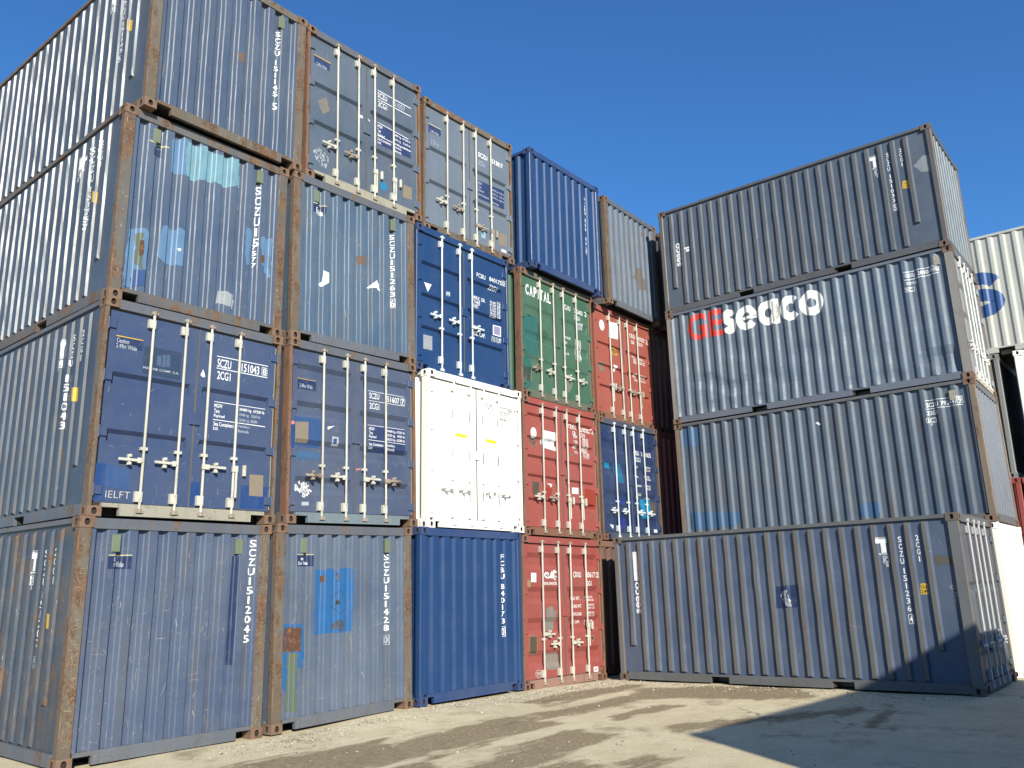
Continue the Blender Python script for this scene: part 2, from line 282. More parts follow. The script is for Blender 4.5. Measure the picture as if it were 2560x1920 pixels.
def do_mark(mark,face,flip,rnd):
    """-> (polys, kind)"""
    kind,txt,q,col,o=mark[1:]; P=[((-q[i] if flip else q[i]),q[i+1]) for i in range(0,len(q),2)]
    if kind=='G':
        r=o.get('rough',0); return [roughen(P,.011 if r==1 else .007,rnd) if r else P]
    if kind=='L': return ring(P,o.get('th',.008))
    if kind=='O' or kind=='C':
        (a,b),(c,d)=P; pts=[((a+c)/2+(c-a)/2*math.cos(t*math.pi/14),(b+d)/2+(d-b)/2*math.sin(t*math.pi/14)) for t in range(28)]
        return [pts] if kind=='O' else ring(pts,.006)
    if kind=='D':
        out=[]; n=len(P)
        for i in range(70):
            a=rnd.random()*n; k=int(a); t=a-k; e=(P[k][0]*(1-t)+P[(k+1)%n][0]*t,P[k][1]*(1-t)+P[(k+1)%n][1]*t); c=(sum(p[0] for p in P)/n,sum(p[1] for p in P)/n)
            s=1-rnd.random()**1.6*.95; x,z=c[0]+(e[0]-c[0])*s,c[1]+(e[1]-c[1])*s; r=rnd.uniform(.006,.024)
            out.append([(x+r*rnd.uniform(.4,1)*math.cos(j*1.2566),z+r*rnd.uniform(.6,2.2)*math.sin(j*1.2566)) for j in range(5)])
        return out
    if kind=='E':
        (a,b),(c,d)=P; return [[(a+(c-a)*x,b+(d-b)*y) for x,y in p] for p in HORSE]
    if kind=='B':
        (a,b),(c,d)=P; rc=lambda x0,y0,x1,y1:[(a+(c-a)*x,b+(d-b)*(1-y)) for x,y in ((x0,y0),(x1,y0),(x1,y1),(x0,y1))]
        L=[rc(*r) for r in ((0,.99,1,1.0),(0,.95,1,.965),(0,.80,1,.935),(.38,.47,.88,.80),(.15,.43,1,.45),(.2,.40,1,.41),(.45,.345,1,.36),(.45,.12,1,.135),(.45,.12,.5,.36),(.95,.12,1,.36),(.7,0,.76,.11),(.82,0,.88,.11))]
        L=[[ (x,b+d-z) for x,z in p] for p in L]; lo,hi=(b,d) if b<d else (d,b); h=hi-lo
        L=[[ (x,lo+hi-z) if b>d else (x,z) for x,z in p] for p in L]
        return L+text_polys('IC',a+(c-a)*.55,lo+h*.16,a+(c-a)*.9,lo+h*.32)
    if kind=='T':
        (a,b),(c,d)=P
        if 'h' in o: d=b+o['h']
        if d<=b: d=b+.05
        pl=round_letters(txt,a,b,c,d) if txt=='seaco' else serif_polys(txt,a,b,c,d) if o.get('serif') else text_polys(txt,a,b,c,d,3 if o.get('thin') else o.get('bold',0))
        if o.get('box'):
            e=(c-a)*.28; R=[(a-e,b-.014),(c+e,b-.014),(c+e,d+.014),(a-e,d+.014)]; t=.007; x0,z0=R[0];x1,z1=R[2]
            pl=pl+[[(x0,z0),(x1,z0),(x1,z0+t),(x0,z0+t)],[(x0,z1-t),(x1,z1-t),(x1,z1),(x0,z1)],[(x0,z0),(x0+t,z0),(x0+t,z1),(x0,z1)],[(x1-t,z0),(x1,z0),(x1,z1),(x1-t,z1)]]
        return pl
    if kind=='V':
        (a,b),(c,d)=P; n=len(txt); out=[]; w=o['w']
        for i,ch in enumerate(txt):
            t0=i/n; t1=(i+.78)/n if n>1 else 1; u=a+(c-a)*(t0+t1)/2; zt=b+(d-b)*t0; zb=b+(d-b)*t1; ww=w*(.35 if ch in '1I' else 1)
            out+=text_polys(ch,u-ww/2,zb,u+ww/2,zt,0)
        if o.get('box'):
            x0,x1=min(a,c)-w*.75,max(a,c)+w*.75; z0,z1=d-.018,b+.018; t=.007
            out+=[[(x0,z0),(x1,z0),(x1,z0+t),(x0,z0+t)],[(x0,z1-t),(x1,z1-t),(x1,z1),(x0,z1)],[(x0,z0),(x0+t,z0),(x0+t,z1),(x0,z1)],[(x1-t,z0),(x1,z0),(x1,z1),(x1-t,z1)]]
        return out
    if kind=='S': return letter_s(P[0][0],P[0][1],P[1][0],P[1][1],.27)
    if kind=='R':
        (a,b),(c,d)=P; w=o['w']; u=(a+c)/2
        return text_polys(txt,u-w/2,b,u+w/2,d,o.get('bold',0),rot=True)
    return []
STICK={'W','TA','CD','CD2','PL','YL','LV','PK','GY2','CY3','NV'}
def apply_marks(marks,face,flip,wall_mb,wall_mats,owner_name,rnd):
    """patches go into wall_mb; returns [(name, mb, mats)] for lettering and stickers"""
    let=MB(); lm=[]; out=[]
    for m in marks:
        kind,txt,q,col,o=m[1:]; lift=.0022+.0014*o.get('lift',0)
        pl=do_mark(m,face,flip,rnd); mat=mk(col)
        xs=[p[0] for a in pl for p in a] or [0]; zs=[p[1] for a in pl for p in a] or [0]; thin=(max(zs)-min(zs))<.09 and len(q)==8 and (max(xs)-min(xs))>.2 and o.get('lift',0)<2
        if kind=='G' and not (col in STICK and not o.get('rough')) and not thin:
            if mat not in wall_mats: wall_mats.append(mat)
            drape(pl,face,wall_mb,wall_mats.index(mat),lift)
        elif kind=='G' and not thin:
            mb=MB(); drape(pl,face,mb,0,lift); out.append(("sticker",mb,[mat]))
        else:
            mb=MB(); drape(pl,face,mb,0,lift+.0012)
            if mb.f: out.append(("lettering" if kind in 'TVRS' else "emblem" if kind in 'EBOCD' else "painted_line",mb,[mat]))
    return out
def scratches(face,u0,u1,z0,z1,n,rnd,mb,mi,horiz=.35,lmax=.25,lift=.0016):
    for i in range(n):
        u,z=rnd.uniform(u0,u1),rnd.uniform(z0,z1); L=rnd.uniform(.02,lmax)*rnd.random(); a=rnd.gauss(0,.35) if rnd.random()<horiz else math.pi/2+rnd.gauss(0,.2); w=rnd.uniform(.001,.0035)
        pts=[]; k=4; bend=rnd.gauss(0,.5)
        for j in range(k+1): pts.append((u,z)); u+=L/k*math.cos(a); z+=L/k*math.sin(a); a+=bend/k
        if not all(u0<p[0]<u1 and z0<p[1]<z1 for p in pts): continue
        nx,nz=-math.sin(a),math.cos(a)
        drape([[pts[j],pts[j+1],(pts[j+1][0]+nx*w,pts[j+1][1]+nz*w),(pts[j][0]+nx*w,pts[j][1]+nz*w)] for j in range(k)],face,mb,mi,lift)

POSES={'C0R0': [-0.0, -0.0, -0.0459, 0.0, -0.0016, 0.0], 'C1R0': [2.5123, -0.0873, -0.0215, 0.0, -0.0194, 0.0127], 'C2R0': [4.979, -0.1686, 0.0382, 0.0, -0.0002, 0.0074], 'C3R0': [7.445, -0.1378, 0.0001, 0.0, 0.0088, -0.0125], 'C0R1': [0.1249, 0.157, 2.5635, 0.0, -0.0036, -0.0159], 'C1R1': [2.6996, 0.065, 2.592, 0.0, -0.022, 0.0039], 'C2R1': [5.3331, 0.0385, 2.6442, 0.0, -0.0015, 0.0099], 'C3R1': [7.8007, 0.0616, 2.6137, 0.0, 0.0077, -0.0083], 'C4R1': [10.5444, 0.1874, 2.6184, 0.0, -0.0051, -0.0], 'C0R2': [0.1605, 0.2337, 5.171, 0.0, -0.0055, -0.0105], 'C1R2': [2.6998, 0.1453, 5.1971, 0.0, -0.0242, -0.0052], 'C2R2': [5.1899, 0.1906, 5.2373, 0.0, -0.0023, 0.0005], 'C3R2': [7.8909, 0.1258, 5.214, 0.0, 0.0068, -0.0018], 'C4R2': [10.69, 0.2939, 5.2155, 0.0, -0.0055, -0.0], 'C0R3': [0.3183, 0.1142, 7.7676, 0.0, -0.0065, 0.0086], 'C1R3': [2.8576, 0.1755, 7.7891, 0.0, -0.0246, -0.0021], 'C2R3': [5.4456, 0.2906, 7.8309, 0.0, -0.0031, -0.0203], 'C3R3': [8.0722, -0.0423, 7.8087, 0.0, 0.0067, -0.011], 'C4R3': [10.9452, 0.0384, 7.8126, 0.0, -0.006, 0.0303], 'D3': [12.6549, -6.4993, 7.8473, -0.0111, 0.0, 0.0134], 'D2': [12.6773, -6.5593, 5.2553, -0.0111, 0.0, 0.0274], 'D1': [12.6595, -6.5782, 2.6633, -0.0115, 0.0, 0.0204], 'D0': [9.8165, -6.5976, 0.0727, -0.0115, 0.0, 0.0063]}
MARKS={
'C0R0':[
 ('F','G','',[0.353,2.162,0.623,2.166,0.621,2.028,0.358,2.027],'DB',{}),
 ('F','G','',[0.355,2.181,0.621,2.184,0.622,2.174,0.356,2.172],'YW',{}),
 ('F','T','on',[0.42,2.106,0.465,2.135],'f',{'h': 0.045,'lift': 1}),
 ('F','T','n Wide',[0.422,2.048,0.547,2.092],'f',{'h': 0.06,'lift': 1}),
 ('F','G','',[1.926,2.191,2.003,2.192,1.987,0.886,1.911,0.892],'DB',{}),
 ('F','V','SCZU1512045',[2.206,2.396,2.182,1.107],'W',{'w': 0.066}),
 ('L','V','SCZU',[0.843,2.263,0.817,1.841],'W',{'w': 0.085}),
 ('L','V','151207',[0.831,1.803,0.825,1.175],'W',{'w': 0.084}),
 ('L','V','9',[0.837,1.082,0.84,0.99],'f',{'w': 0.068,'box': 1}),
 ('L','V','2CG1',[0.588,2.265,0.588,1.853],'W',{'w': 0.073}),
 ('L','G','',[0.661,1.558,0.584,1.554,0.575,1.396,0.652,1.4],'YL',{}),
 ('L','B','',[1.052,2.265,1.192,1.823],'W',{}),
 ('F','T','B',[2.319,0.849,2.41,0.925],'CH',{'thin': 1}),
],
'C1R0':[
 ('F','G','',[0.332,2.181,0.606,2.18,0.605,2.036,0.341,2.039],'DB',{}),
 ('F','G','',[0.337,2.194,0.608,2.194,0.609,2.186,0.337,2.187],'YW',{}),
 ('F','T','n',[0.397,2.116,0.43,2.147],'W',{}),
 ('F','T','2.n Wide',[0.353,2.059,0.539,2.1],'W',{}),
 ('F','G','',[0.643,2.0,1.309,1.984,1.298,1.558,1.288,1.141,0.972,1.149,0.646,1.134,0.647,1.586],'BB',{'rough': 1}),
 ('F','G','',[0.764,1.905,0.802,1.914,0.793,1.737,0.764,1.698],'RU',{'rough': 2}),
 ('F','G','',[1.021,1.94,1.063,1.939,1.05,1.768,1.032,1.759],'RU',{'rough': 2}),
 ('F','G','',[0.154,1.312,0.496,1.296,0.516,1.021,0.5,0.743,0.381,0.755,0.378,0.48,0.148,0.508,0.088,1.239],'BB',{'rough': 1}),
 ('F','G','',[0.167,1.267,0.444,1.256,0.437,0.953,0.132,0.974],'RU',{'rough': 2,'lift': 1}),
 ('F','G','',[0.19,1.217,0.238,1.214,0.24,1.01,0.188,1.011],'BB',{'lift': 2}),
 ('F','G','',[0.27,0.949,0.376,0.94,0.379,0.227,0.255,0.244],'GN',{'rough': 2,'lift': 1}),
 ('F','L','',[1.064,1.718,1.221,1.551,1.089,1.378,0.907,1.551],'K',{'th': 0.006}),
 ('F','T','1',[1.021,1.52,1.062,1.572],'K',{'lift': 2}),
 ('F','D','',[1.09,1.319,1.165,1.245,1.092,1.18,0.945,1.22],'K2',{}),
 ('F','V','SCZU151428',[1.958,2.196,1.958,1.08],'W',{'w': 0.065}),
 ('F','V','0',[1.958,1.033,1.958,0.933],'f',{'w': 0.047,'box': 1}),
],
'C2R0':[
 ('F','V','FCBU',[1.966,2.209,1.971,1.778],'W',{'w': 0.087}),
 ('F','V','840173',[1.969,1.722,1.967,1.053],'W',{'w': 0.086}),
 ('F','V','0',[1.966,1.017,1.967,0.888],'W',{'w': 0.062,'box': 1}),
],
'C3R0':[
 ('F','G','',[0.275,1.947,0.42,1.943,0.415,1.787,0.273,1.787],'W',{}),
 ('F','G','',[0.164,1.827,0.264,1.822,0.26,1.69,0.167,1.695],'TA',{}),
 ('F','T','KRONOS',[0.636,1.739,1.012,1.79],'W',{'serif': 1}),
 ('F','E','horse',[0.638,1.808,1.014,2.002],'W',{}),
 ('F','T','CRXU',[1.518,1.874,1.762,1.986],'W',{'h': 0.105}),
 ('F','T','180617',[1.888,1.874,2.221,1.982],'W',{'h': 0.105}),
 ('F','T','2',[2.268,1.887,2.334,1.965],'W',{'box': 1}),
 ('F','T','22G1',[1.899,1.722,2.098,1.816],'W',{'h': 0.09}),
 ('F','T','MAX. WT.',[1.459,1.463,1.755,1.527],'W',{}),
 ('F','T','30,480 KG',[1.896,1.488,2.168,1.536],'W',{}),
 ('F','T','67,200 LB',[1.893,1.437,2.172,1.478],'W',{}),
 ('F','T','TARE WT.',[1.452,1.323,1.747,1.385],'W',{}),
 ('F','T','2,200 KG',[1.888,1.345,2.159,1.391],'W',{}),
 ('F','T','4,850 LB',[1.885,1.295,2.163,1.333],'W',{}),
 ('F','T','PAYLOAD',[1.445,1.184,1.739,1.244],'W',{}),
 ('F','T','28,280 KG',[1.879,1.203,2.149,1.247],'W',{}),
 ('F','T','62,350 LB',[1.876,1.153,2.153,1.189],'W',{}),
 ('F','T','CU. CAP.',[1.438,1.046,1.731,1.103],'W',{}),
 ('F','T','33.1 CU.M',[1.871,1.062,2.14,1.104],'W',{}),
 ('F','T','1,170 CU.F',[1.868,1.012,2.144,1.046],'W',{}),
 ('F','G','',[0.197,0.889,0.418,0.875,0.408,0.564,0.194,0.581],'TA',{}),
 ('F','G','',[0.209,0.878,0.404,0.866,0.395,0.577,0.207,0.59],'CD',{'lift': 1}),
 ('F','G','',[0.68,1.35,0.838,1.374,0.983,1.27,0.945,0.98,0.821,0.948,0.659,0.96],'GY',{'rough': 1}),
 ('F','G','',[0.647,0.576,1.05,0.546,1.045,0.287,0.658,0.304],'GY',{'rough': 1}),
 ('F','G','',[2.069,0.252,2.218,0.244,2.22,0.158,2.071,0.162],'W',{}),
 ('F','T','UIC',[2.088,0.182,2.201,0.219],'K',{'lift': 1}),
 ('F','G','',[1.987,0.806,2.136,0.799,2.058,0.685],'TA',{}),
 ('F','G','',[2.014,0.791,2.112,0.787,2.056,0.72],'K',{'lift': 1}),
 ('F','C','',[0.34,0.317,0.525,0.185],'CH',{}),
 ('F','T','50',[0.37,0.223,0.488,0.281],'CH',{}),
],
'C0R1':[
 ('F','G','',[0.162,2.142,0.491,2.143,0.493,2.012,0.165,1.992],'DB',{}),
 ('F','G','',[0.166,2.141,0.493,2.145,0.492,2.134,0.165,2.128],'YL',{'lift': 1}),
 ('F','T','Caution',[0.175,2.057,0.324,2.104],'f',{'lift': 1,'h': 0.055}),
 ('F','T','2.49m Wide',[0.172,1.99,0.424,2.063],'f',{'lift': 1,'h': 0.055}),
 ('F','G','',[0.515,2.077,0.989,2.085,0.998,1.733,0.514,1.74],'NV',{}),
 ('F','T','MARINE COMP. S.A.',[0.519,1.795,0.976,1.823],'f',{'lift': 1,'h': 0.03}),
 ('F','G','',[0.681,1.99,0.736,1.994,0.743,1.866,0.684,1.862],'NV2',{'lift': 1}),
 ('F','G','',[0.75,2.013,0.791,2.014,0.799,1.858,0.755,1.857],'NV2',{'lift': 1}),
 ('F','G','',[0.799,2.023,0.846,2.025,0.855,1.868,0.804,1.866],'NV2',{'lift': 1}),
 ('F','G','',[1.48,2.143,2.247,2.145,2.245,2.135,1.478,2.133],'W',{}),
 ('F','G','',[1.482,1.982,2.242,1.983,2.24,1.972,1.481,1.972],'W',{}),
 ('F','T','SCZU',[1.492,1.993,1.69,2.149],'W',{'h': 0.115}),
 ('F','T','151043',[1.845,1.995,2.114,2.129],'W',{'h': 0.115}),
 ('F','T','8',[2.168,2.012,2.223,2.12],'W',{'box': 1,'h': 0.085}),
 ('F','T','2CG1',[1.498,1.833,1.69,1.971],'W',{'h': 0.11}),
 ('F','G','',[1.481,1.536,2.239,1.543,2.239,1.533,1.48,1.526],'W',{}),
 ('F','G','',[1.479,1.3,2.245,1.301,2.246,1.291,1.477,1.291],'W',{}),
 ('F','T','MGW',[1.485,1.455,1.599,1.523],'W',{'h': 0.052}),
 ('F','T','30480 kg  67200 lb',[1.846,1.451,2.224,1.485],'W',{'h': 0.05}),
 ('F','T','Tare',[1.485,1.386,1.563,1.449],'W',{'h': 0.052}),
 ('F','T','2340 kg   5160 lb',[1.846,1.381,2.161,1.405],'f',{'h': 0.05}),
 ('F','T','Payload',[1.486,1.318,1.637,1.391],'W',{'h': 0.052}),
 ('F','T','28140 kg  62040',[1.846,1.311,2.121,1.328],'f',{'h': 0.05}),
 ('F','T','Sea Containers',[1.488,1.219,1.777,1.293],'W',{'h': 0.052}),
 ('F','T','Ltd.',[1.488,1.164,1.557,1.22],'W',{'h': 0.045}),
 ('F','T','Hamilton,',[1.844,1.234,2.014,1.279],'f',{'h': 0.04}),
 ('F','T','Bermuda',[1.844,1.172,2.0,1.215],'f',{'h': 0.04}),
 ('F','G','',[0.043,0.6,0.182,0.604,0.203,0.18,0.022,0.185],'B2',{}),
 ('F','G','',[0.186,0.601,0.468,0.562,0.475,0.319,0.193,0.339],'B3',{}),
 ('F','G','',[1.219,0.485,1.357,0.474,1.366,0.184,1.218,0.183],'B2',{}),
 ('F','G','',[1.932,0.485,2.363,0.49,2.294,0.198,1.929,0.189],'B2',{}),
 ('F','G','',[2.047,0.636,2.254,0.64,2.261,0.356,2.055,0.358],'CD2',{'lift': 1}),
 ('F','T','IELFT',[0.207,0.218,0.491,0.297],'CH',{'thin': 1}),
 ('F','G','',[1.293,1.926,1.318,1.884,1.333,1.829,1.3,1.82,1.266,1.846],'W',{'rough': 2}),
 ('L','V','SCZU',[0.898,2.299,0.914,1.866],'W',{'w': 0.063}),
 ('L','V','151043',[0.954,1.789,0.949,1.08],'W',{'w': 0.088}),
 ('L','V','2CG1',[0.645,2.306,0.648,1.888],'W',{'w': 0.056}),
 ('L','G','',[0.75,1.593,0.637,1.577,0.625,1.404,0.73,1.42],'YL',{}),
 ('L','B','',[1.144,2.295,1.236,1.875],'W',{}),
],
'C1R1':[
 ('F','G','',[0.163,2.029,0.482,2.025,0.479,1.883,0.165,1.878],'DB',{}),
 ('F','G','',[0.161,2.034,0.484,2.032,0.485,2.024,0.161,2.025],'YL',{'lift': 1}),
 ('F','T','2.49m Wide',[0.197,1.897,0.421,1.952],'f',{'lift': 1,'h': 0.06}),
 ('F','T','SCZU',[1.482,1.919,1.684,2.036],'W',{'h': 0.09}),
 ('F','T','151607',[1.808,1.91,2.103,2.019],'W',{'h': 0.09}),
 ('F','T','7',[2.147,1.916,2.208,2.014],'W',{'box': 1,'h': 0.075}),
 ('F','T','2CG1',[1.488,1.756,1.682,1.872],'W',{'h': 0.098}),
 ('F','G','',[1.474,2.042,2.224,2.043,2.223,2.036,1.474,2.034],'W',{}),
 ('F','G','',[1.47,1.885,2.217,1.894,2.217,1.886,1.471,1.878],'W',{}),
 ('F','G','',[1.473,1.507,2.225,1.516,2.222,1.104,1.47,1.094],'DB2',{}),
 ('F','G','',[1.473,1.511,2.228,1.516,2.228,1.509,1.473,1.504],'W',{'lift': 1}),
 ('F','G','',[1.469,1.281,2.223,1.279,2.223,1.272,1.469,1.273],'W',{'lift': 1}),
 ('F','T','MGW',[1.48,1.427,1.588,1.489],'W',{'lift': 1,'h': 0.05}),
 ('F','T','30480 kg  67203 lb',[1.838,1.421,2.214,1.463],'W',{'lift': 1,'h': 0.05}),
 ('F','T','Tare',[1.481,1.364,1.552,1.418],'W',{'lift': 1,'h': 0.05}),
 ('F','T','2230 kg   4920 lb',[1.838,1.357,2.214,1.394],'W',{'lift': 1,'h': 0.05}),
 ('F','T','Payload',[1.481,1.302,1.625,1.359],'W',{'lift': 1,'h': 0.05}),
 ('F','T','28250 kg  62280 lb',[1.838,1.293,2.213,1.324],'W',{'lift': 1,'h': 0.05}),
 ('F','T','Sea Containers',[1.479,1.195,1.764,1.262],'W',{'lift': 1,'h': 0.045}),
 ('F','T','Ltd.',[1.479,1.142,1.555,1.19],'W',{'lift': 1,'h': 0.042}),
 ('F','T','Hamilton,',[1.843,1.202,2.008,1.24],'W',{'lift': 1,'h': 0.045}),
 ('F','T','Bermuda',[1.838,1.145,1.998,1.179],'W',{'lift': 1,'h': 0.045}),
 ('F','G','',[0.115,1.48,0.618,1.489,0.601,1.069,0.127,1.067],'B3',{}),
 ('F','G','',[0.142,1.401,0.364,1.421,0.365,1.119,0.146,1.111],'CD2',{'lift': 1}),
 ('F','G','',[0.125,1.008,0.585,1.007,0.575,0.898,0.128,0.892],'B4',{'rough': 1}),
 ('F','G','',[0.055,1.354,0.131,1.359,0.132,0.909,0.064,0.928],'B2',{}),
 ('F','G','',[0.787,1.258,0.905,1.256,0.903,1.125,0.785,1.124],'PL',{}),
 ('F','G','',[0.809,1.229,0.875,1.235,0.87,1.155,0.804,1.154],'B3',{'lift': 1}),
 ('F','G','',[0.702,1.39,0.837,1.417,0.789,1.394,0.707,1.344],'W',{}),
 ('F','D','',[0.317,0.617,0.471,0.481,0.328,0.349,0.144,0.483],'W',{}),
 ('F','G','',[0.277,0.297,0.398,0.302,0.397,0.252,0.276,0.246],'PL',{}),
 ('F','G','',[0.062,1.4,0.13,1.405,0.127,1.362,0.061,1.355],'PK',{'lift': 1}),
 ('F','G','',[1.21,0.818,1.318,0.836,1.313,0.814,1.213,0.789],'PK',{'lift': 1}),
],
'C2R1':[
 ('F','G','',[0.641,1.595,0.982,1.598,0.982,1.541,0.641,1.538],'YB',{}),
 ('F','G','',[1.406,1.593,1.752,1.589,1.747,1.531,1.405,1.536],'YB',{}),
 ('F','T','EQPU',[1.476,2.12,1.688,2.243],'GT',{}),
 ('F','T','202289',[1.857,2.11,2.21,2.236],'GT',{}),
 ('F','T','5',[2.261,2.123,2.316,2.215],'GT',{}),
 ('F','T','22G1',[1.857,1.987,2.083,2.097],'GT',{}),
],
'C3R1':[
 ('F','O','',[0.261,1.806,0.437,2.016],'W',{}),
 ('F','G','',[0.268,1.817,0.433,1.822,0.431,1.656,0.269,1.646],'TA',{}),
 ('F','T','m',[0.277,1.718,0.43,1.818],'K',{'lift': 1,'bold': 1}),
 ('F','T','SC',[0.282,1.66,0.421,1.725],'K',{'lift': 1,'bold': 1}),
 ('F','G','',[0.612,2.002,1.039,2.002,1.02,1.641,0.599,1.666],'W',{}),
 ('F','T','OR',[0.735,1.785,0.922,1.871],'GT',{'lift': 1,'thin': 1}),
 ('F','T','CRXU',[1.516,2.154,1.761,2.284],'W',{'h': 0.105}),
 ('F','T','210020',[1.866,2.135,2.216,2.249],'W',{'h': 0.105}),
 ('F','T','2',[2.255,2.141,2.323,2.248],'W',{}),
 ('F','T','GB',[1.589,2.035,1.701,2.124],'W',{'h': 0.08}),
 ('F','T','2210',[1.886,2.029,2.024,2.119],'W',{'h': 0.08}),
 ('F','T','MGW',[1.622,1.979,1.755,2.04],'W',{}),
 ('F','T','30480 KGS',[1.919,1.966,2.123,2.031],'W',{'h': 0.05}),
 ('F','T','67200 LBS',[1.923,1.914,2.128,1.979],'W',{'h': 0.05}),
 ('F','T','TARE',[1.627,1.877,1.756,1.936],'W',{}),
 ('F','T','2230 KGS',[1.927,1.862,2.132,1.927],'W',{'h': 0.05}),
 ('F','T','4920 LBS',[1.932,1.811,2.136,1.875],'W',{'h': 0.05}),
 ('F','T','NET',[1.632,1.775,1.758,1.833],'W',{}),
 ('F','T','28250 KG',[1.936,1.759,2.14,1.823],'W',{'h': 0.05}),
 ('F','T','62280 LB',[1.94,1.708,2.145,1.771],'W',{'h': 0.05}),
 ('F','T','CU.C',[1.637,1.673,1.759,1.73],'W',{}),
 ('F','T','33.2 CBM',[1.944,1.657,2.149,1.719],'W',{'h': 0.05}),
 ('F','T','1172 CFT',[1.949,1.605,2.153,1.667],'W',{'h': 0.05}),
 ('F','G','',[1.522,0.979,1.735,0.987,1.728,0.865,1.515,0.861],'W',{}),
 ('F','G','',[0.279,0.996,0.488,0.991,0.47,0.749,0.284,0.754],'CD',{}),
 ('F','G','',[0.653,0.936,0.888,0.916,0.847,0.722,0.665,0.738],'OR',{}),
 ('F','G','',[1.963,1.0,2.371,0.975,2.308,0.596,1.941,0.625],'OR',{}),
 ('F','G','',[0.72,0.992,0.891,0.991,0.841,0.912,0.824,0.961],'W',{}),
 ('F','G','',[1.489,1.63,1.596,1.643,1.588,1.616,1.495,1.606],'GN2',{}),
],
'C4R1':[
 ('F','T','GESU',[1.436,1.906,1.67,2.027],'W',{'h': 0.1}),
 ('F','T','313100',[1.757,1.903,2.106,2.019],'W',{'h': 0.1}),
 ('F','T','3',[2.112,1.907,2.182,2.012],'W',{}),
 ('F','T','22G1',[1.441,1.752,1.667,1.869],'W',{'h': 0.1}),
 ('F','T','MGW',[1.438,1.597,1.552,1.655],'W',{}),
 ('F','T','30480 KGS',[1.828,1.632,2.092,1.699],'W',{'h': 0.045}),
 ('F','T','67200 LBS',[1.84,1.573,2.104,1.637],'W',{'h': 0.045}),
 ('F','T','Tare',[1.417,1.394,1.566,1.454],'W',{}),
 ('F','T','2180 KGS',[1.805,1.426,2.068,1.491],'W',{'h': 0.045}),
 ('F','T','4800 LBS',[1.816,1.367,2.079,1.429],'W',{'h': 0.045}),
 ('F','T','Payload',[1.394,1.181,1.652,1.247],'W',{}),
 ('F','T','28300 KGS',[1.78,1.209,2.042,1.272],'W',{'h': 0.045}),
 ('F','T','62400 LBS',[1.792,1.151,2.053,1.21],'W',{'h': 0.045}),
 ('F','T','GE SeaCo',[1.405,0.995,1.635,1.057],'W',{}),
 ('F','T','SRL',[1.426,0.943,1.556,0.988],'W',{}),
 ('F','T','Barbados',[1.804,0.938,2.007,0.974],'W',{'h': 0.04}),
 ('F','G','',[0.188,1.62,0.383,1.616,0.447,1.503,0.251,1.508],'CY',{}),
 ('F','G','',[0.538,1.642,0.861,1.633,0.919,1.434,0.923,1.223,0.624,1.227],'CY2',{}),
 ('F','G','',[1.59,0.93,2.024,0.923,1.98,0.511,1.551,0.503],'CY',{}),
 ('F','G','',[2.036,0.909,2.265,0.894,2.228,0.634,2.0,0.641],'CD',{}),
 ('F','G','',[0.336,0.329,0.468,0.312,0.395,0.228],'W',{}),
 ('F','G','',[2.091,0.277,2.236,0.275,2.228,0.209,2.083,0.209],'W',{}),
 ('F','G','',[0.788,0.537,1.007,0.4,0.799,0.224,0.624,0.351],'B5',{}),
 ('F','G','',[0.656,0.901,0.908,0.894,0.874,0.767,0.656,0.777],'B5',{}),
],
'C0R2':[
 ('F','G','',[0.66,2.367,0.835,2.43,0.883,1.919,0.662,1.887],'PB',{'rough': 1}),
 ('F','G','',[0.835,2.43,0.953,2.383,1.077,2.434,1.296,2.403,1.493,2.438,1.669,2.441,1.677,2.036,1.455,1.972,1.215,1.97,0.967,1.894,0.873,1.915],'PB2',{'rough': 1}),
 ('F','G','',[0.186,0.943,0.394,1.0,0.455,0.942,0.464,0.478,0.444,0.262,0.166,0.188],'PB',{'rough': 1}),
 ('F','G','',[0.284,0.427,0.456,0.456,0.455,0.245,0.294,0.203],'B3',{'lift': 1,'rough': 1}),
 ('F','G','',[0.281,0.906,0.371,0.934,0.384,0.436,0.304,0.509],'GN',{'rough': 2,'lift': 1}),
 ('F','G','',[0.329,0.814,0.379,0.839,0.385,0.648,0.332,0.613],'RU',{'rough': 2,'lift': 2}),
 ('F','G','',[0.622,1.124,0.909,1.136,0.932,0.669,0.701,0.607,0.577,0.665,0.58,1.041],'PB',{'rough': 1}),
 ('F','G','',[1.801,1.477,1.916,1.471,1.9,0.935,1.81,0.916],'PB',{'rough': 1}),
 ('F','G','',[2.037,1.411,2.225,1.454,2.221,0.841,2.071,0.995],'PB',{'rough': 1}),
 ('F','G','',[2.04,1.127,2.121,1.151,2.123,1.031,2.053,1.022],'RU',{'rough': 2,'lift': 1}),
 ('F','G','',[1.447,0.456,1.686,0.455,1.683,0.254,1.44,0.277],'GY2',{'rough': 1}),
 ('F','G','',[0.411,2.142,0.542,2.161,0.541,2.056,0.415,2.037],'DB',{}),
 ('F','G','',[0.343,2.217,0.608,2.215,0.609,2.2,0.344,2.203],'YW',{}),
 ('F','V','SCZU15',[1.972,2.163,1.973,1.21],'W',{'w': 0.056}),
 ('F','V','17577',[1.962,1.365,1.964,0.91],'W',{'w': 0.05}),
 ('F','G','',[0.822,0.867,0.873,0.877,0.87,0.839,0.831,0.836],'W',{'lift': 1}),
 ('L','V','SCZU',[0.921,2.317,0.872,1.775],'W',{'w': 0.093}),
 ('L','V','151757',[0.895,1.742,0.923,1.117],'W',{'w': 0.091}),
 ('L','V','2CG1',[0.67,2.326,0.664,1.919],'W',{'w': 0.081}),
 ('L','G','',[0.757,1.623,0.652,1.577,0.663,1.429,0.754,1.469],'YL',{}),
 ('L','B','',[1.107,2.28,1.293,1.92],'W',{}),
],
'C1R2':[
 ('F','G','',[0.358,2.173,0.605,2.197,0.596,2.061,0.36,2.042],'DB',{}),
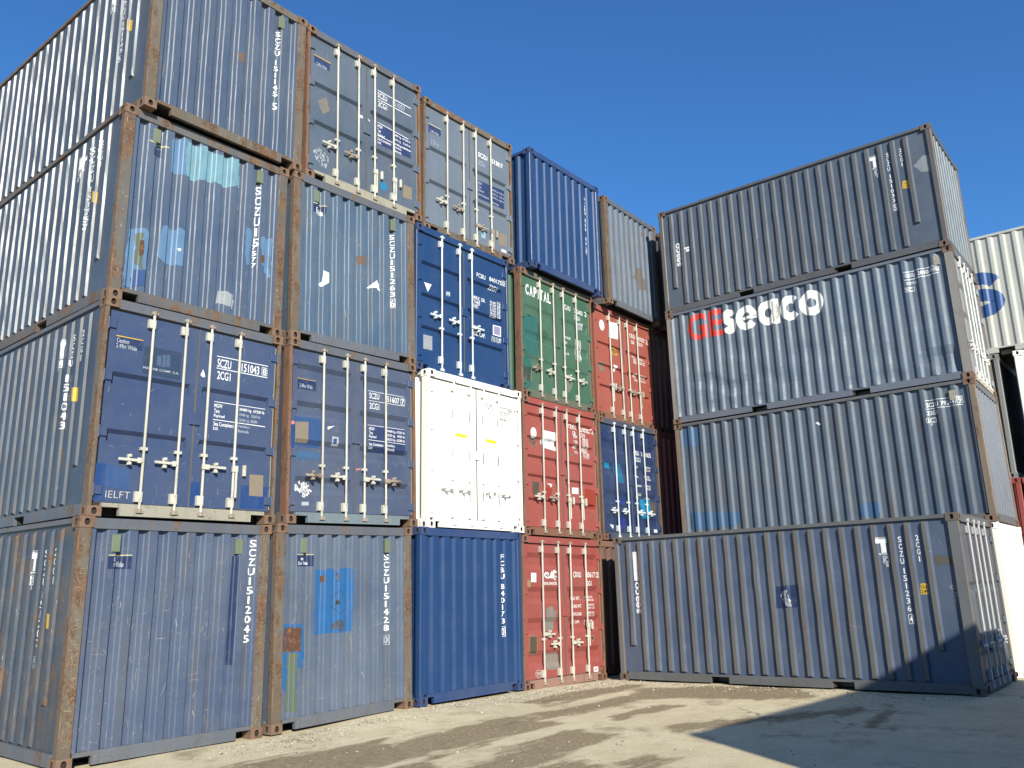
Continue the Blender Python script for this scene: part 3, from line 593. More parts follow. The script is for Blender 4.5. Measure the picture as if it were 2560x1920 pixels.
 ('F','G','',[0.353,2.192,0.611,2.205,0.612,2.194,0.353,2.181],'YW',{}),
 ('F','T','n',[0.415,2.094,0.448,2.131],'W',{}),
 ('F','T','n Wide',[0.412,2.032,0.552,2.097],'W',{'h': 0.09}),
 ('F','V','SCZU151263',[1.968,2.157,1.973,1.055],'W',{'w': 0.061}),
 ('F','V','6',[1.973,1.029,1.975,0.908],'W',{'w': 0.04,'box': 1}),
 ('F','G','',[0.569,1.158,0.673,1.145,0.671,0.988,0.573,0.918,0.548,0.899,0.518,0.941,0.568,0.999],'W',{}),
 ('F','G','',[1.658,1.302,1.699,1.234,1.697,1.175,1.723,1.119,1.663,1.147,1.454,1.106,1.518,1.179],'W',{}),
 ('F','G','',[1.233,1.578,1.421,1.601,1.398,1.468,1.253,1.439],'RU2',{'rough': 2}),
 ('F','G','',[1.589,1.894,1.687,1.892,1.662,1.845,1.609,1.84],'RU2',{'rough': 2}),
 ('F','G','',[2.079,0.228,2.179,0.227,2.179,0.188,2.078,0.19],'GN',{'rough': 2}),
],
'C2R2':[
 ('F','T','FCBU',[1.568,2.04,1.81,2.159],'W',{'h': 0.085}),
 ('F','T','840175',[1.922,2.056,2.277,2.15],'W',{'h': 0.085}),
 ('F','T','0',[2.3,2.075,2.363,2.178],'W',{'box': 1,'h': 0.075}),
 ('F','T','22G1',[1.924,1.9,2.154,2.01],'W',{'h': 0.085}),
 ('F','T','MAX. GR.',[1.477,1.585,1.8,1.693],'W',{'h': 0.072}),
 ('F','T','TARE',[1.476,1.503,1.653,1.561],'W',{'h': 0.072}),
 ('F','T','NET',[1.474,1.421,1.614,1.458],'W',{'h': 0.072}),
 ('F','T','30,480',[1.929,1.62,2.101,1.679],'W',{'h': 0.05}),
 ('F','T','KG',[2.134,1.649,2.23,1.688],'W',{'h': 0.05}),
 ('F','T','67,200',[1.928,1.565,2.1,1.619],'W',{'h': 0.05}),
 ('F','T','LB',[2.133,1.593,2.229,1.628],'W',{'h': 0.05}),
 ('F','T','2,130',[1.927,1.509,2.098,1.56],'W',{'h': 0.05}),
 ('F','T','KG',[2.131,1.537,2.227,1.569],'W',{'h': 0.05}),
 ('F','T','4,700',[1.926,1.454,2.097,1.5],'W',{'h': 0.05}),
 ('F','T','LB',[2.13,1.482,2.226,1.509],'W',{'h': 0.05}),
 ('F','T','28,350',[1.924,1.4,2.096,1.441],'W',{'h': 0.05}),
 ('F','T','KG',[2.128,1.426,2.224,1.449],'W',{'h': 0.05}),
 ('F','T','62,500',[1.923,1.345,2.094,1.382],'W',{'h': 0.05}),
 ('F','T','LB',[2.127,1.371,2.222,1.39],'W',{'h': 0.05}),
 ('F','T','CU. CAP.',[1.472,0.896,1.786,0.969],'W',{'h': 0.085}),
 ('F','T','33.2 CUM',[1.963,0.937,2.229,1.01],'W',{'h': 0.05}),
 ('F','T','1,172 CUFT',[1.951,0.879,2.227,0.953],'W',{'h': 0.05}),
 ('F','G','',[0.221,1.562,0.4,1.567,0.308,1.407],'W',{}),
 ('F','G','',[0.758,1.539,0.861,1.55,0.858,1.467,0.758,1.453],'PL',{}),
 ('F','G','',[0.77,1.474,0.831,1.481,0.826,1.43,0.77,1.426],'B3',{'lift': 1}),
 ('F','G','',[0.206,0.629,0.419,0.635,0.419,0.387,0.205,0.38],'GY2',{}),
 ('F','G','',[2.005,1.214,2.235,1.223,2.232,1.02,2.0,1.018],'W',{}),
 ('F','G','',[2.032,1.197,2.212,1.205,2.207,1.039,2.028,1.041],'LV',{'lift': 1}),
],
'C3R2':[
 ('F','T','CAPITAL',[0.187,2.074,1.031,2.209],'W',{'serif': 1,'h': 0.22}),
 ('F','T','CLHU',[1.479,2.088,1.698,2.205],'W',{'h': 0.11}),
 ('F','T','322403',[1.825,2.096,2.137,2.199],'W',{'h': 0.1}),
 ('F','T','2',[2.21,2.113,2.296,2.215],'W',{}),
 ('F','T','22G1',[1.821,1.955,2.034,2.045],'W',{'h': 0.09}),
 ('F','G','',[1.917,1.889,2.136,1.923,2.139,1.782,1.916,1.748],'PL',{}),
 ('F','T','MEA',[1.94,1.766,2.1,1.851],'GT',{'lift': 1}),
 ('F','T','MAX.GROSS',[1.436,1.457,1.67,1.533],'W',{'h': 0.05}),
 ('F','T','TARE',[1.441,1.34,1.543,1.386],'W',{'h': 0.05}),
 ('F','T','NET',[1.446,1.224,1.529,1.264],'W',{'h': 0.05}),
 ('F','T','CU. CAP.',[1.451,1.107,1.605,1.162],'W',{'h': 0.05}),
 ('F','T','30480 KG',[1.831,1.461,2.04,1.501],'W',{'h': 0.06}),
 ('F','T','67200 LB',[1.832,1.404,2.041,1.443],'W',{'h': 0.06}),
 ('F','T','2210 KG',[1.832,1.346,2.041,1.385],'W',{'h': 0.06}),
 ('F','T','4870 LB',[1.833,1.289,2.042,1.327],'W',{'h': 0.06}),
 ('F','T','28270 KG',[1.834,1.232,2.042,1.269],'W',{'h': 0.06}),
 ('F','T','62330 LB',[1.834,1.174,2.042,1.211],'W',{'h': 0.06}),
 ('F','T','33.1 CBM',[1.835,1.117,2.043,1.153],'W',{'h': 0.06}),
 ('F','T','1169 CFT',[1.835,1.06,2.043,1.096],'W',{'h': 0.06}),
 ('F','G','',[0.111,0.612,0.348,0.606,0.333,0.324,0.1,0.327],'CD2',{}),
 ('F','G','',[0.761,1.487,0.932,1.405,0.76,1.185,0.643,1.272],'GD',{}),
 ('F','G','',[1.429,0.597,1.723,0.607,1.637,0.391,1.579,0.325,1.432,0.299],'GN3',{'rough': 1}),
 ('F','G','',[0.089,1.651,0.597,1.68,0.568,0.886,0.073,0.867],'TL',{'rough': 1}),
 ('F','G','',[0.071,0.782,0.331,0.794,0.312,0.199,0.086,0.179],'TL',{'rough': 1}),
],
'C4R2':[
 ('F','O','',[0.265,2.026,0.465,2.275],'W',{}),
 ('F','G','',[0.627,2.303,1.05,2.339,1.013,1.952,0.615,1.922],'W',{}),
 ('F','T','OR',[0.717,2.097,0.902,2.194],'GT',{'lift': 1,'thin': 1}),
 ('F','G','',[0.745,1.725,0.947,1.724,0.934,1.541,0.732,1.541],'YL',{}),
 ('F','T','m',[0.753,1.622,0.928,1.708],'K',{'lift': 1,'bold': 1}),
 ('F','T','SC',[0.76,1.557,0.915,1.622],'K',{'lift': 1,'bold': 1}),
 ('F','G','',[0.763,1.315,0.943,1.309,0.838,1.136],'W',{}),
 ('F','T','CRXU',[1.522,2.117,1.779,2.233],'W',{'h': 0.1}),
 ('F','T','297075',[1.861,2.109,2.199,2.186],'W',{'h': 0.1}),
 ('F','T','2',[2.257,2.098,2.34,2.216],'W',{}),
 ('F','T','GB',[1.573,1.976,1.713,2.062],'W',{}),
 ('F','T','2210',[1.872,1.991,2.097,2.064],'W',{'h': 0.085}),
 ('F','T','MGW',[1.627,1.606,1.778,1.694],'W',{}),
 ('F','T','30480 KG',[1.903,1.625,2.16,1.68],'W',{'h': 0.075}),
 ('F','T','TARE',[1.617,1.506,1.767,1.594],'W',{}),
 ('F','T','2230 KG',[1.892,1.525,2.149,1.578],'W',{'h': 0.075}),
 ('F','T','NET',[1.629,1.185,1.779,1.27],'W',{}),
 ('F','T','28250 KG',[1.904,1.2,2.159,1.25],'W',{'h': 0.075}),
 ('F','T','CU.C',[1.619,1.086,1.768,1.171],'W',{}),
 ('F','T','33.2 CM',[1.893,1.1,2.148,1.149],'W',{'h': 0.075}),
 ('F','G','',[0.185,1.278,0.388,1.293,0.36,1.069,0.184,1.066],'OL',{}),
],
'C0R3':[
 ('F','V','SCZU',[1.955,2.156,1.955,1.722],'W',{'w': 0.066}),
 ('F','V','151145',[1.945,1.668,1.958,1.043],'W',{'w': 0.06}),
 ('F','V','5',[1.954,0.958,1.958,0.84],'W',{'w': 0.059}),
 ('F','G','',[1.281,1.441,1.399,1.456,1.384,1.306,1.301,1.31],'RU2',{'rough': 2}),
 ('L','V','SCZU',[0.89,1.999,0.865,1.663],'W',{'w': 0.099}),
 ('L','V','151145',[0.888,1.651,0.869,1.142],'W',{'w': 0.089}),
 ('L','V','5',[0.894,1.12,0.901,1.022],'W',{'w': 0.071}),
 ('L','G','',[0.713,1.6,0.603,1.534,0.616,1.372,0.704,1.425],'YL',{}),
 ('L','B','',[1.126,2.263,1.255,1.914],'W',{}),
],
'C1R3':[
 ('F','G','',[0.145,2.12,0.463,2.111,0.449,1.986,0.147,1.998],'DB2',{}),
 ('F','G','',[0.135,2.138,0.467,2.134,0.467,2.119,0.136,2.124],'YL',{'lift': 1}),
 ('F','T','2.49m Wide',[0.188,1.967,0.391,2.02],'f',{'lift': 1,'h': 0.06}),
 ('F','T','SCZU',[1.462,1.976,1.67,2.051],'W',{'h': 0.1}),
 ('F','T','151057',[1.791,1.969,2.09,2.055],'f',{'h': 0.1}),
 ('F','T','2CG1',[1.469,1.812,1.669,1.867],'W',{'h': 0.1}),
 ('F','G','',[1.459,2.112,2.229,2.1,2.229,2.086,1.459,2.098],'W',{}),
 ('F','G','',[1.459,1.948,2.227,1.944,2.227,1.93,1.459,1.935],'W',{}),
 ('F','G','',[1.454,1.502,2.222,1.471,2.217,1.127,1.454,1.111],'DB2',{}),
 ('F','G','',[1.454,1.509,2.161,1.48,2.161,1.468,1.454,1.498],'W',{'lift': 1}),
 ('F','G','',[1.454,1.27,2.219,1.264,2.219,1.253,1.454,1.259],'W',{'lift': 1}),
 ('F','T','MGW',[1.459,1.415,1.569,1.435],'W',{'lift': 1,'h': 0.06}),
 ('F','T','30480 kg  67200 lb',[1.796,1.398,2.205,1.442],'W',{'lift': 1,'h': 0.05}),
 ('F','T','Tare',[1.459,1.333,1.528,1.336],'W',{'lift': 1,'h': 0.06}),
 ('F','T','2340 kg   5160 lb',[1.796,1.316,2.204,1.357],'W',{'lift': 1,'h': 0.05}),
 ('F','T','Payload',[1.459,1.253,1.613,1.289],'W',{'lift': 1,'h': 0.06}),
 ('F','T','28140 kg  62040 lb',[1.796,1.233,2.203,1.273],'W',{'lift': 1,'h': 0.05}),
 ('F','T','Sea Containers',[1.459,1.187,1.756,1.209],'W',{'lift': 1,'h': 0.05}),
 ('F','T','Ltd.',[1.459,1.123,1.538,1.134],'W',{'lift': 1,'h': 0.05}),
 ('F','T','Hamilton,',[1.84,1.178,2.0,1.186],'W',{'lift': 1,'h': 0.045}),
 ('F','T','Bermuda',[1.84,1.113,1.989,1.127],'W',{'lift': 1,'h': 0.045}),
 ('F','D','',[0.313,0.609,0.489,0.411,0.342,0.229,0.146,0.456],'PL',{}),
 ('F','G','',[0.233,1.36,0.388,1.494,0.459,1.298,0.331,1.138],'OL',{'rough': 1}),
 ('F','G','',[1.535,0.453,1.654,0.46,1.654,0.325,1.534,0.314],'CY',{}),
 ('F','G','',[2.043,0.583,2.238,0.58,2.23,0.352,2.02,0.345],'CD2',{}),
 ('F','G','',[1.071,1.48,1.133,1.485,1.14,1.442,1.082,1.432],'W',{}),
 ('F','G','',[1.237,1.483,1.284,1.465,1.285,1.433],'W',{}),
],
'C2R3':[
 ('F','G','',[0.148,2.1,0.463,2.107,0.457,1.974,0.149,1.948],'DB2',{}),
 ('F','G','',[0.143,2.121,0.466,2.124,0.466,2.11,0.143,2.107],'YW',{'lift': 1}),
 ('F','T','2.49m Wide',[0.192,1.955,0.403,1.998],'f',{'lift': 1,'h': 0.06}),
 ('F','T','SCZU',[1.468,1.98,1.729,2.071],'W',{'h': 0.1,'bold': 1}),
 ('F','T','513817',[1.862,1.987,2.187,2.064],'W',{'h': 0.1,'bold': 1}),
 ('F','T','2CG1',[1.465,1.811,1.667,1.861],'f',{'h': 0.1}),
 ('F','T','121c',[0.222,1.735,0.415,1.791],'f',{'h': 0.1,'thin': 1}),
 ('F','G','',[1.459,1.473,2.217,1.518,2.205,1.115,1.453,1.096],'DB2',{}),
 ('F','T','MGW',[1.464,1.394,1.562,1.402],'f',{'lift': 1,'h': 0.06}),
 ('F','T','30480 kg  67200 lb',[1.861,1.389,2.2,1.412],'f',{'lift': 1,'h': 0.05}),
 ('F','T','Tare',[1.463,1.317,1.538,1.315],'f',{'lift': 1,'h': 0.06}),
 ('F','T','2340 kg   5160 lb',[1.859,1.309,2.197,1.331],'f',{'lift': 1,'h': 0.05}),
 ('F','T','Payload',[1.462,1.239,1.609,1.263],'f',{'lift': 1,'h': 0.06}),
 ('F','T','28140 kg  62040 lb',[1.857,1.23,2.195,1.251],'f',{'lift': 1,'h': 0.05}),
 ('F','T','Sea Containers',[1.46,1.166,1.756,1.199],'f',{'lift': 1,'h': 0.05}),
 ('F','T','Bermuda',[1.855,1.129,2.041,1.138],'f',{'lift': 1,'h': 0.045}),
 ('F','G','',[1.528,0.455,1.652,0.459,1.649,0.316,1.526,0.313],'CY3',{}),
 ('F','G','',[2.05,0.586,2.266,0.594,2.251,0.334,2.026,0.326],'CD2',{}),
 ('F','G','',[2.102,0.257,2.242,0.259,2.24,0.202,2.1,0.199],'W',{}),
],
'C3R3':[
 ('F','V','FCBU',[1.942,2.186,1.932,1.748],'W',{'w': 0.089}),
 ('F','V','840183',[1.933,1.693,1.932,1.042],'W',{'w': 0.088}),
 ('F','V','0',[1.933,0.994,1.934,0.869],'W',{'w': 0.061,'box': 1}),
],
'C4R3':[
 ('F','G','',[1.38,1.251,1.661,1.275,1.829,0.79,1.481,0.696,1.236,0.947],'BR',{'rough': 2}),
 ('F','G','',[1.746,2.232,1.891,2.249,1.853,2.176,1.737,2.162],'BR',{'rough': 2}),
],
'D0R3':[
 ('L','R','seaco',[5.631,1.129,5.611,1.708],'W',{'w': 0.113,'bold': 1}),
 ('L','G','',[5.449,1.543,5.332,1.542,5.329,1.508,5.449,1.507],'W',{}),
 ('L','G','',[5.43,1.496,5.345,1.491,5.342,1.429,5.428,1.426],'W',{}),
 ('L','V','SCZU',[0.848,2.256,0.866,1.838],'W',{'w': 0.053}),
 ('L','V','151033',[0.857,1.781,0.86,1.148],'W',{'w': 0.053}),
 ('L','V','5',[0.846,1.118,0.852,1.002],'W',{'w': 0.048,'box': 1}),
 ('L','V','2CG1',[0.603,2.262,0.612,1.852],'W',{'w': 0.048}),
 ('L','G','',[0.653,1.545,0.635,1.565,0.557,1.551,0.539,1.523,0.543,1.376,0.672,1.404],'YL',{}),
 ('L','T','2.6',[0.628,1.494,0.554,1.51],'K',{'lift': 1}),
 ('L','T','2.49',[0.658,1.426,0.55,1.441],'K',{'lift': 1}),
 ('L','B','',[1.19,2.294,1.064,1.796],'W',{}),
 ('L','G','',[0.411,1.805,0.211,1.968,0.082,1.946,0.12,1.595,0.301,1.634],'SM2',{'rough': 2}),
],
'D0R2':[
 ('L','T','GE',[5.554,1.833,4.711,2.169],'RD',{'bold': 1,'h': 0.62}),
 ('L','T','seaco',[4.698,1.819,2.47,1.911],'W2',{'bold': 2,'h': 0.55}),
 ('L','T','GESU',[0.897,2.155,0.712,2.231],'W',{}),
 ('L','T','2890',[0.666,2.149,0.479,2.228],'W',{}),
 ('L','T','0',[0.45,2.161,0.392,2.236],'W',{}),
 ('L','T','6',[0.364,2.167,0.311,2.239],'W',{'box': 1}),
 ('L','G','',[0.912,2.274,0.292,2.275,0.293,2.264,0.914,2.26],'W',{}),
 ('L','G','',[0.911,2.114,0.303,2.121,0.304,2.11,0.913,2.1],'W',{}),
 ('L','T','22G1',[0.894,2.01,0.717,2.063],'W',{}),
 ('L','T','IC',[0.899,1.875,0.79,1.939],'W',{'box': 1}),
],
'D0R1':[
 ('L','T','SCZU',[0.852,2.163,0.645,2.244],'W',{}),
 ('L','T','795441',[0.602,2.161,0.345,2.244],'W',{}),
 ('L','T','9',[0.311,2.171,0.249,2.265],'W',{'box': 1}),
 ('L','T','22G1',[0.855,2.012,0.68,2.091],'W',{}),
 ('L','T','IC',[0.855,1.881,0.75,1.946],'W',{'box': 1}),
 ('L','T','IT',[0.823,1.816,0.777,1.849],'W',{}),
 ('L','G','',[0.857,2.296,0.228,2.292,0.229,2.282,0.858,2.286],'W',{}),
 ('L','G','',[0.865,2.135,0.242,2.135,0.243,2.125,0.867,2.125],'W',{}),
 ('L','G','',[2.932,2.173,2.895,2.2,2.823,2.141,2.853,2.114],'W',{}),
 ('L','G','',[2.19,0.53,1.881,0.478,1.924,0.232,2.298,0.261],'B4',{'rough': 1}),
 ('L','G','',[5.837,2.49,5.484,2.425,5.511,2.123,5.628,2.051,5.873,2.083],'B4',{'rough': 1}),
 ('L','G','',[5.834,0.629,4.73,0.539,4.694,0.361,4.893,0.25,5.84,0.24],'B4',{'rough': 1}),
],
'D0R0':[
 ('L','G','',[5.666,2.301,5.568,2.303,5.563,1.771,5.66,1.769],'W',{}),
 ('L','R','seaco',[5.599,1.177,5.608,1.752],'W',{'w': 0.098,'bold': 1}),
 ('L','B','',[1.224,2.292,1.067,1.838],'W',{}),
 ('L','V','SCZU',[0.871,2.285,0.877,1.848],'W',{'w': 0.053}),
 ('L','V','151236',[0.868,1.812,0.868,1.144],'W',{'w': 0.052}),
 ('L','V','4',[0.857,1.108,0.864,1.003],'W',{'w': 0.048,'box': 1}),
 ('L','V','2CG1',[0.619,2.293,0.628,1.873],'W',{'w': 0.048}),
 ('L','G','',[0.672,1.551,0.652,1.577,0.582,1.578,0.565,1.555,0.566,1.415,0.678,1.413],'YL',{}),
 ('L','T','12.6',[0.662,1.501,0.574,1.548],'K',{'lift': 1}),
 ('L','T','2.49',[0.668,1.431,0.567,1.481],'K',{'lift': 1}),
 ('L','G','',[2.926,1.587,2.543,1.615,2.584,1.251,2.954,1.236],'DB',{}),
 ('L','D','',[2.736,1.563,2.676,1.291,2.746,1.253,2.868,1.449],'PL',{}),
 ('L','G','',[0.438,1.953,0.333,1.984,0.191,1.933,0.058,1.952,0.079,1.866,0.145,1.799,0.253,1.848,0.372,1.823,0.441,1.865],'SM',{'rough': 2}),
 ('L','T','CST',[0.264,1.482,0.086,1.534],'CH',{'thin': 1}),
 ('L','T','004',[0.215,1.369,0.076,1.438],'CH',{'thin': 1}),
 ('L','T','16',[0.216,1.28,0.129,1.347],'CH',{'thin': 1}),
],
}
MARKS['X4']=[('L','S','S',[5.92,.92,4.93,2.02],'BS',{})]
W0,H0,L0=2.438,2.591,6.058
# ---------------------------------------------------------------- paints
BL=dict(
 scz=lambda n,b=(.058,.076,.155),**k: paint(n,(b[0]*.80,b[1]*.92,b[2]*.80),**{**dict(fade=.4,rust=.26,dirt=.6,scratch=.35,rough=.40,dent=.42),**k}),
)
M_POST=[paint("post_worn_grey_%d"%i,b,fade=.5,rust=r,dirt=.95,scratch=.9,rough=.6,dent=.15) for i,(b,r) in enumerate((((.078,.075,.068),.74),((.095,.083,.065),.75),((.07,.075,.085),.66)))]
M_RUST=paint("edge_rust",(.16,.12,.085),fade=.4,rust=.9,dirt=.6,scratch=.8,rough=.85,dent=.1)
M_CAST=paint("casting_rust",(.17,.095,.06),fade=.4,rust=.72,dirt=.5,scratch=.6,rough=.8,dent=.1)
M_HOLE=paint("casting_inside",(.03,.02,.016),fade=.1,rust=.4,dirt=.5,rough=.9)
M_BROWNPOST=paint("post_brown",(.17,.075,.045),fade=.25,rust=.62,dirt=.5,scratch=.4,rough=.7)
M_RAIL=paint("rail_grey_blue",(.078,.088,.11),fade=.5,rust=.52,dirt=.75,scratch=.5,rough=.55)
M_SILL=paint("sill_cream",(.28,.26,.20),fade=.4,rust=.42,dirt=.7,rough=.7)
M_BAR=paint("bar_cream",(.46,.45,.385),fade=.2,rust=.40,dirt=.6,scratch=.3,rough=.5,dent=0)
M_BARW=paint("bar_galvanised_white",(.50,.54,.56),fade=.2,rust=.15,dirt=.3,rough=.4,dent=0)
M_BARR=paint("lever_rusty",(.30,.25,.2),fade=.2,rust=.6,dirt=.5,rough=.6,dent=0)
M_GASK=paint("gasket_rubber",(.075,.073,.065),fade=.4,rust=.1,dirt=.6,rough=.85,dent=0)
M_VENT=paint("vent_green",(.12,.15,.095),fade=.4,rust=.15,dirt=.6,rough=.7,dent=0)
M_UNDER=paint("underside_dark",(.035,.033,.03),fade=.2,rust=.5,dirt=.5,rough=.9)
M_ROOF=paint("roof_grey",(.12,.13,.15),fade=.5,rust=.4,dirt=.6,rough=.6)
M_FC=paint("fresh_blue",(.010,.040,.122),fade=.10,rust=.02,dirt=.15,scratch=.1,rough=.37,dent=.08)
M_FCR=paint("fresh_blue_rail",(.02,.045,.13),fade=.25,rust=.12,dirt=.3,scratch=.3,rough=.4,dent=.05)
M_WH=paint("white_gloss",(.80,.79,.74),fade=.03,rust=.02,dirt=.08,scratch=.0,rough=.35,dent=.05)
M_RED=[paint("red_oxide_%d"%i,b,fade=.22,rust=.12,dirt=.3,scratch=.3,rough=.45) for i,b in enumerate(((.25,.056,.046),(.265,.058,.046),(.28,.066,.046)))]
M_GREEN=paint("faded_green",(.035,.098,.058),fade=.3,rust=.2,dirt=.4,scratch=.3,rough=.5)
M_GREENR=paint("green_brown_rail",(.09,.10,.07),fade=.3,rust=.55,dirt=.7,rough=.6)
M_NAVY=paint("navy_glossy",(.014,.03,.088),fade=.22,rust=.1,dirt=.3,scratch=.3,rough=.3,dent=.6)
M_LGREY=paint("pale_grey_paint",(.44,.45,.41),fade=.25,rust=.06,dirt=.3,rough=.5,dent=.1)
M_DGREY=paint("dark_grey_paint",(.19,.195,.19),fade=.4,rust=.2,dirt=.6,rough=.55)
M_FACET=paint('ridge_painted_glint',(.17,.19,.22),fade=.3,rust=.4,dirt=.8,rough=.31,dent=.4)  # paler, glossier colour paints the sun glint onto the near side-rib facets
M_SCR=worn("bare_scratch",(.34,.27,.17),.6,.7,(.13,.11,.09),30)
M_SCRW=worn("pale_scratch",(.36,.35,.31),.6,.7,(.15,.14,.13),30)
def cont(key,label,cat,pose,front='end',side='corr',wall=None,frame=None,edge=None,cast=None,rail=None,sill=None,head=None,bars=None,doorm=None,pw=.15,prof=None,
         valleys=(),vd=.045,vh=.16,L=L0,H=H0,barx=(.595,1.025,1.37,1.79),nbars=4,handles=None,hinge_z=(.30,.97,1.635,2.27),vents=(),group=None,rib_short=(0,21),scr=0,notch=.2,sidew=None,ribm=None,facet=None,ribsl=.0125,ribrise=.030,cdepth=.042,svents=(),edent=0.,rdent=0.,flatmargin=.07,railinset=0.,dents=0):
    rnd=random.Random(key); marks=MARKS.get(key,[])
    root=bpy.data.objects.new('shipping_container',None); C.objects.link(root); root.empty_display_size=.3
    root.location=pose[:3]; root.rotation_euler=pose[3:]; root['label']=label; root['category']=cat
    if group: root['group']=group
    rail=rail or frame; head=head or rail; sill=sill or rail; cast=cast or frame; edge=edge or frame; sidew=sidew or wall; doorm=doorm or wall; k=H-H0
    # corner castings and posts
    for fx,x0,x1 in ((-1,-.003,.162),(1,W0-.162,W0+.003)):
        for fy,y0,y1 in ((-1,-.004,.178),(1,L-.178,L+.004)):
            for z0,z1 in ((0,.118),(H-.118,H)):
                casting(x0,x1,y0,y1,z0,z1,fx,fy).build('corner_casting',[cast,M_HOLE],root)
    fw=pw if front!='door' else .058
    for x0,x1 in ((.003,fw),(W0-fw,W0-.003)):
        mb=MB(); mb.box(x0,x1,.003,.17 if front=='door' else .11,.118,H-.118,0,.013,1); mb.build('corner_post',[frame,edge],root)
        mb=MB(); mb.box(x0 if x0<1 else W0-.11,x1 if x0>1 else .11,L-.11,L-.003,.118,H-.118,0,.013,1); mb.build('corner_post',[frame,edge],root)
    if scr>=80:
        for j,x0 in enumerate((.02,W0-.13)):
            mb=MB(); fc=Face(lambda u,z:.003,[],[],lambda u,d,z:(u,d,z)); scratches(fc,x0,x0+.11,.2,2.4,260 if j==0 else 160,rnd,mb,0,.75,.16,.0012); mb.build('scratches',[M_SCR],bpy.data.objects[[c.name for c in root.children if c.name.startswith('corner_post')][j*2]])
    # front header and sill with fork notches
    mb=MB(); mb.box(.162,W0-.162,.006,.085,H-.128,H-.012,0,0); mb.build('header_rail',head,root)
    mb=MB(); mb.box(.162+notch,W0-.162-notch,.006,.06,.016,.155)
    if notch:
        for a,b in ((.162,.162+notch),(W0-.162-notch,W0-.162)): mb.box(a,b,.010,.06,.108,.155)
    mb.build('sill',sill,root)
    mb=MB(); mb.box(.162,W0-.162,L-.06,L-.006,.016,.155); mb.box(.162,W0-.162,L-.06,L-.006,H-.1,H-.012); mb.build('rear_rails',rail,root)
    # side rails
    for s in (0,1):
        X=(lambda x:x) if s==0 else (lambda x:W0-x)
        mb=MB(); mb.box(X(.006),X(.06),.178,L-.178,H-.068,H-.012); mb.build('top_side_rail',rail,root)
        mb=MB(); pk=[(L/2-1.22,L/2-.88),(L/2+.86,L/2+1.2)]; cuts=[.178]+[q for p in pk for q in p]+[L-.178]; xi=.006+railinset
        for i in range(0,len(cuts),2): mb.box(X(xi),X(.055),cuts[i],cuts[i+1],.018,.152)
        for a,b in pk: mb.box(X(xi+.004),X(.055),a,b,.118,.152); mb.box(X(xi+.01),X(.055),a-.0,a+.012,.02,.118); mb.box(X(.30),X(.32),a,b,.02,.118)
        mb.build('bottom_side_rail',rail,root)
    # roof and underframe
    mb=MB(); n=14
    mb.box(.05,W0-.05,.08,L-.06,H-.035,H-.022); 
    for i in range(n): y=.3+(L-.6)*i/(n-1); mb.box(.15,W0-.15,y-.06,y+.06,H-.0225,H-.012)
    mb.build('roof',M_ROOF if wall not in (M_WH,M_FC) else wall,root)
    mb=MB(); mb.box(.056,W0-.056,.061,L-.061,.128,.15)
    for i in range(16): y=.35+(L-.7)*i/15; mb.box(.06,W0-.06,y-.02,y+.02,.03,.128)
    mb.build('underframe',M_UNDER,root)
    # side walls
    sm=[m for m in marks if m[0]=='L']
    for s in (0,1):
        X=(lambda d:d) if s==0 else (lambda d:W0-d)
        mb=MB(); z0,z1=.152,H-.068; y0,y1=.1,L-.1; mats=[sidew]
        if side=='rib':
            n=22; cs=[.485+.2502*i for i in range(n)]; base=ribrise+.004; rise=ribrise; wd=.10; sl=ribsl; sf=.010
            P=prof_rib(cs,base,rise,wd,sl,sf,y0,y1); mb.face([(X(base),y0,z0),(X(base),y1,z0),(X(base),y1,z1),(X(base),y0,z1)])
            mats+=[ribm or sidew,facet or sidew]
            for i,c in enumerate(cs):
                zb=.60 if i in rib_short else .165; zt=z1-.03; a=[(c-wd/2,base),(c-wd/2+sl,base-rise),(c+wd/2-sf,base-rise),(c+wd/2,base)]
                sgn=rnd.gauss(0,.002)
                zz=lambda j,z,e: z+(e if j in (1,2) else 0)
                if rdent and s==0:
                    nv=14; dz=[zb+.02+(zt-.035-zb-.02)*q/nv for q in range(nv+1)]
                    dy=lambda z:rdent*mnoise.noise(Vector((i*3.1,z*2.1,7.3)))*(1 if zb+.1<z<zt-.1 else 0); dr=lambda z:rdent*1.6*max(0,mnoise.noise(Vector((i*1.7,z*2.6,1.9)))-.1)*(1 if zb+.1<z<zt-.1 else 0)
                    for j in range(3):
                        (p,dp),(q,dq)=a[j],a[j+1]
                        for k0 in range(nv):
                            z0_,z1_=dz[k0],dz[k0+1]; ok=lambda jj,z: zb if (jj in (0,3) and z<=dz[0]) else zt if (jj in (0,3) and z>=dz[-1]) else z
                            e=lambda jj,z,pp,dd:(X(dd+(dr(z) if jj in (1,2) else 0)),pp+(dy(z) if jj in (1,2) else 0),ok(jj,z))
                            mb.face([e(j,z0_,p,dp),e(j+1,z0_,q,dq),e(j+1,z1_,q,dq),e(j,z1_,p,dp)],1 if j==1 else 2 if j==0 else 0)
                for j in range(3) if not (rdent and s==0) else ():
                    (p,dp),(q,dq)=a[j],a[j+1]
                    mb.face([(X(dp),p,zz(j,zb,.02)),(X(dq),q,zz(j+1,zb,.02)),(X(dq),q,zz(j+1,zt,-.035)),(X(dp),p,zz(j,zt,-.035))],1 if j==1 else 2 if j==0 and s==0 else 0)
                mb.face([(X(dp),p,zz(j,zb,.02)) for j,(p,dp) in enumerate(a)],1); mb.face([(X(dp),p,zz(j,zt,-.035)) for j,(p,dp) in enumerate(a)],1)
        elif side=='flat':
            P=[(y0,.02),(y1,.02)]; mb.face([(X(.02),y0,z0),(X(.02),y1,z0),(X(.02),y1,z1),(X(.02),y0,z1)])
        else:
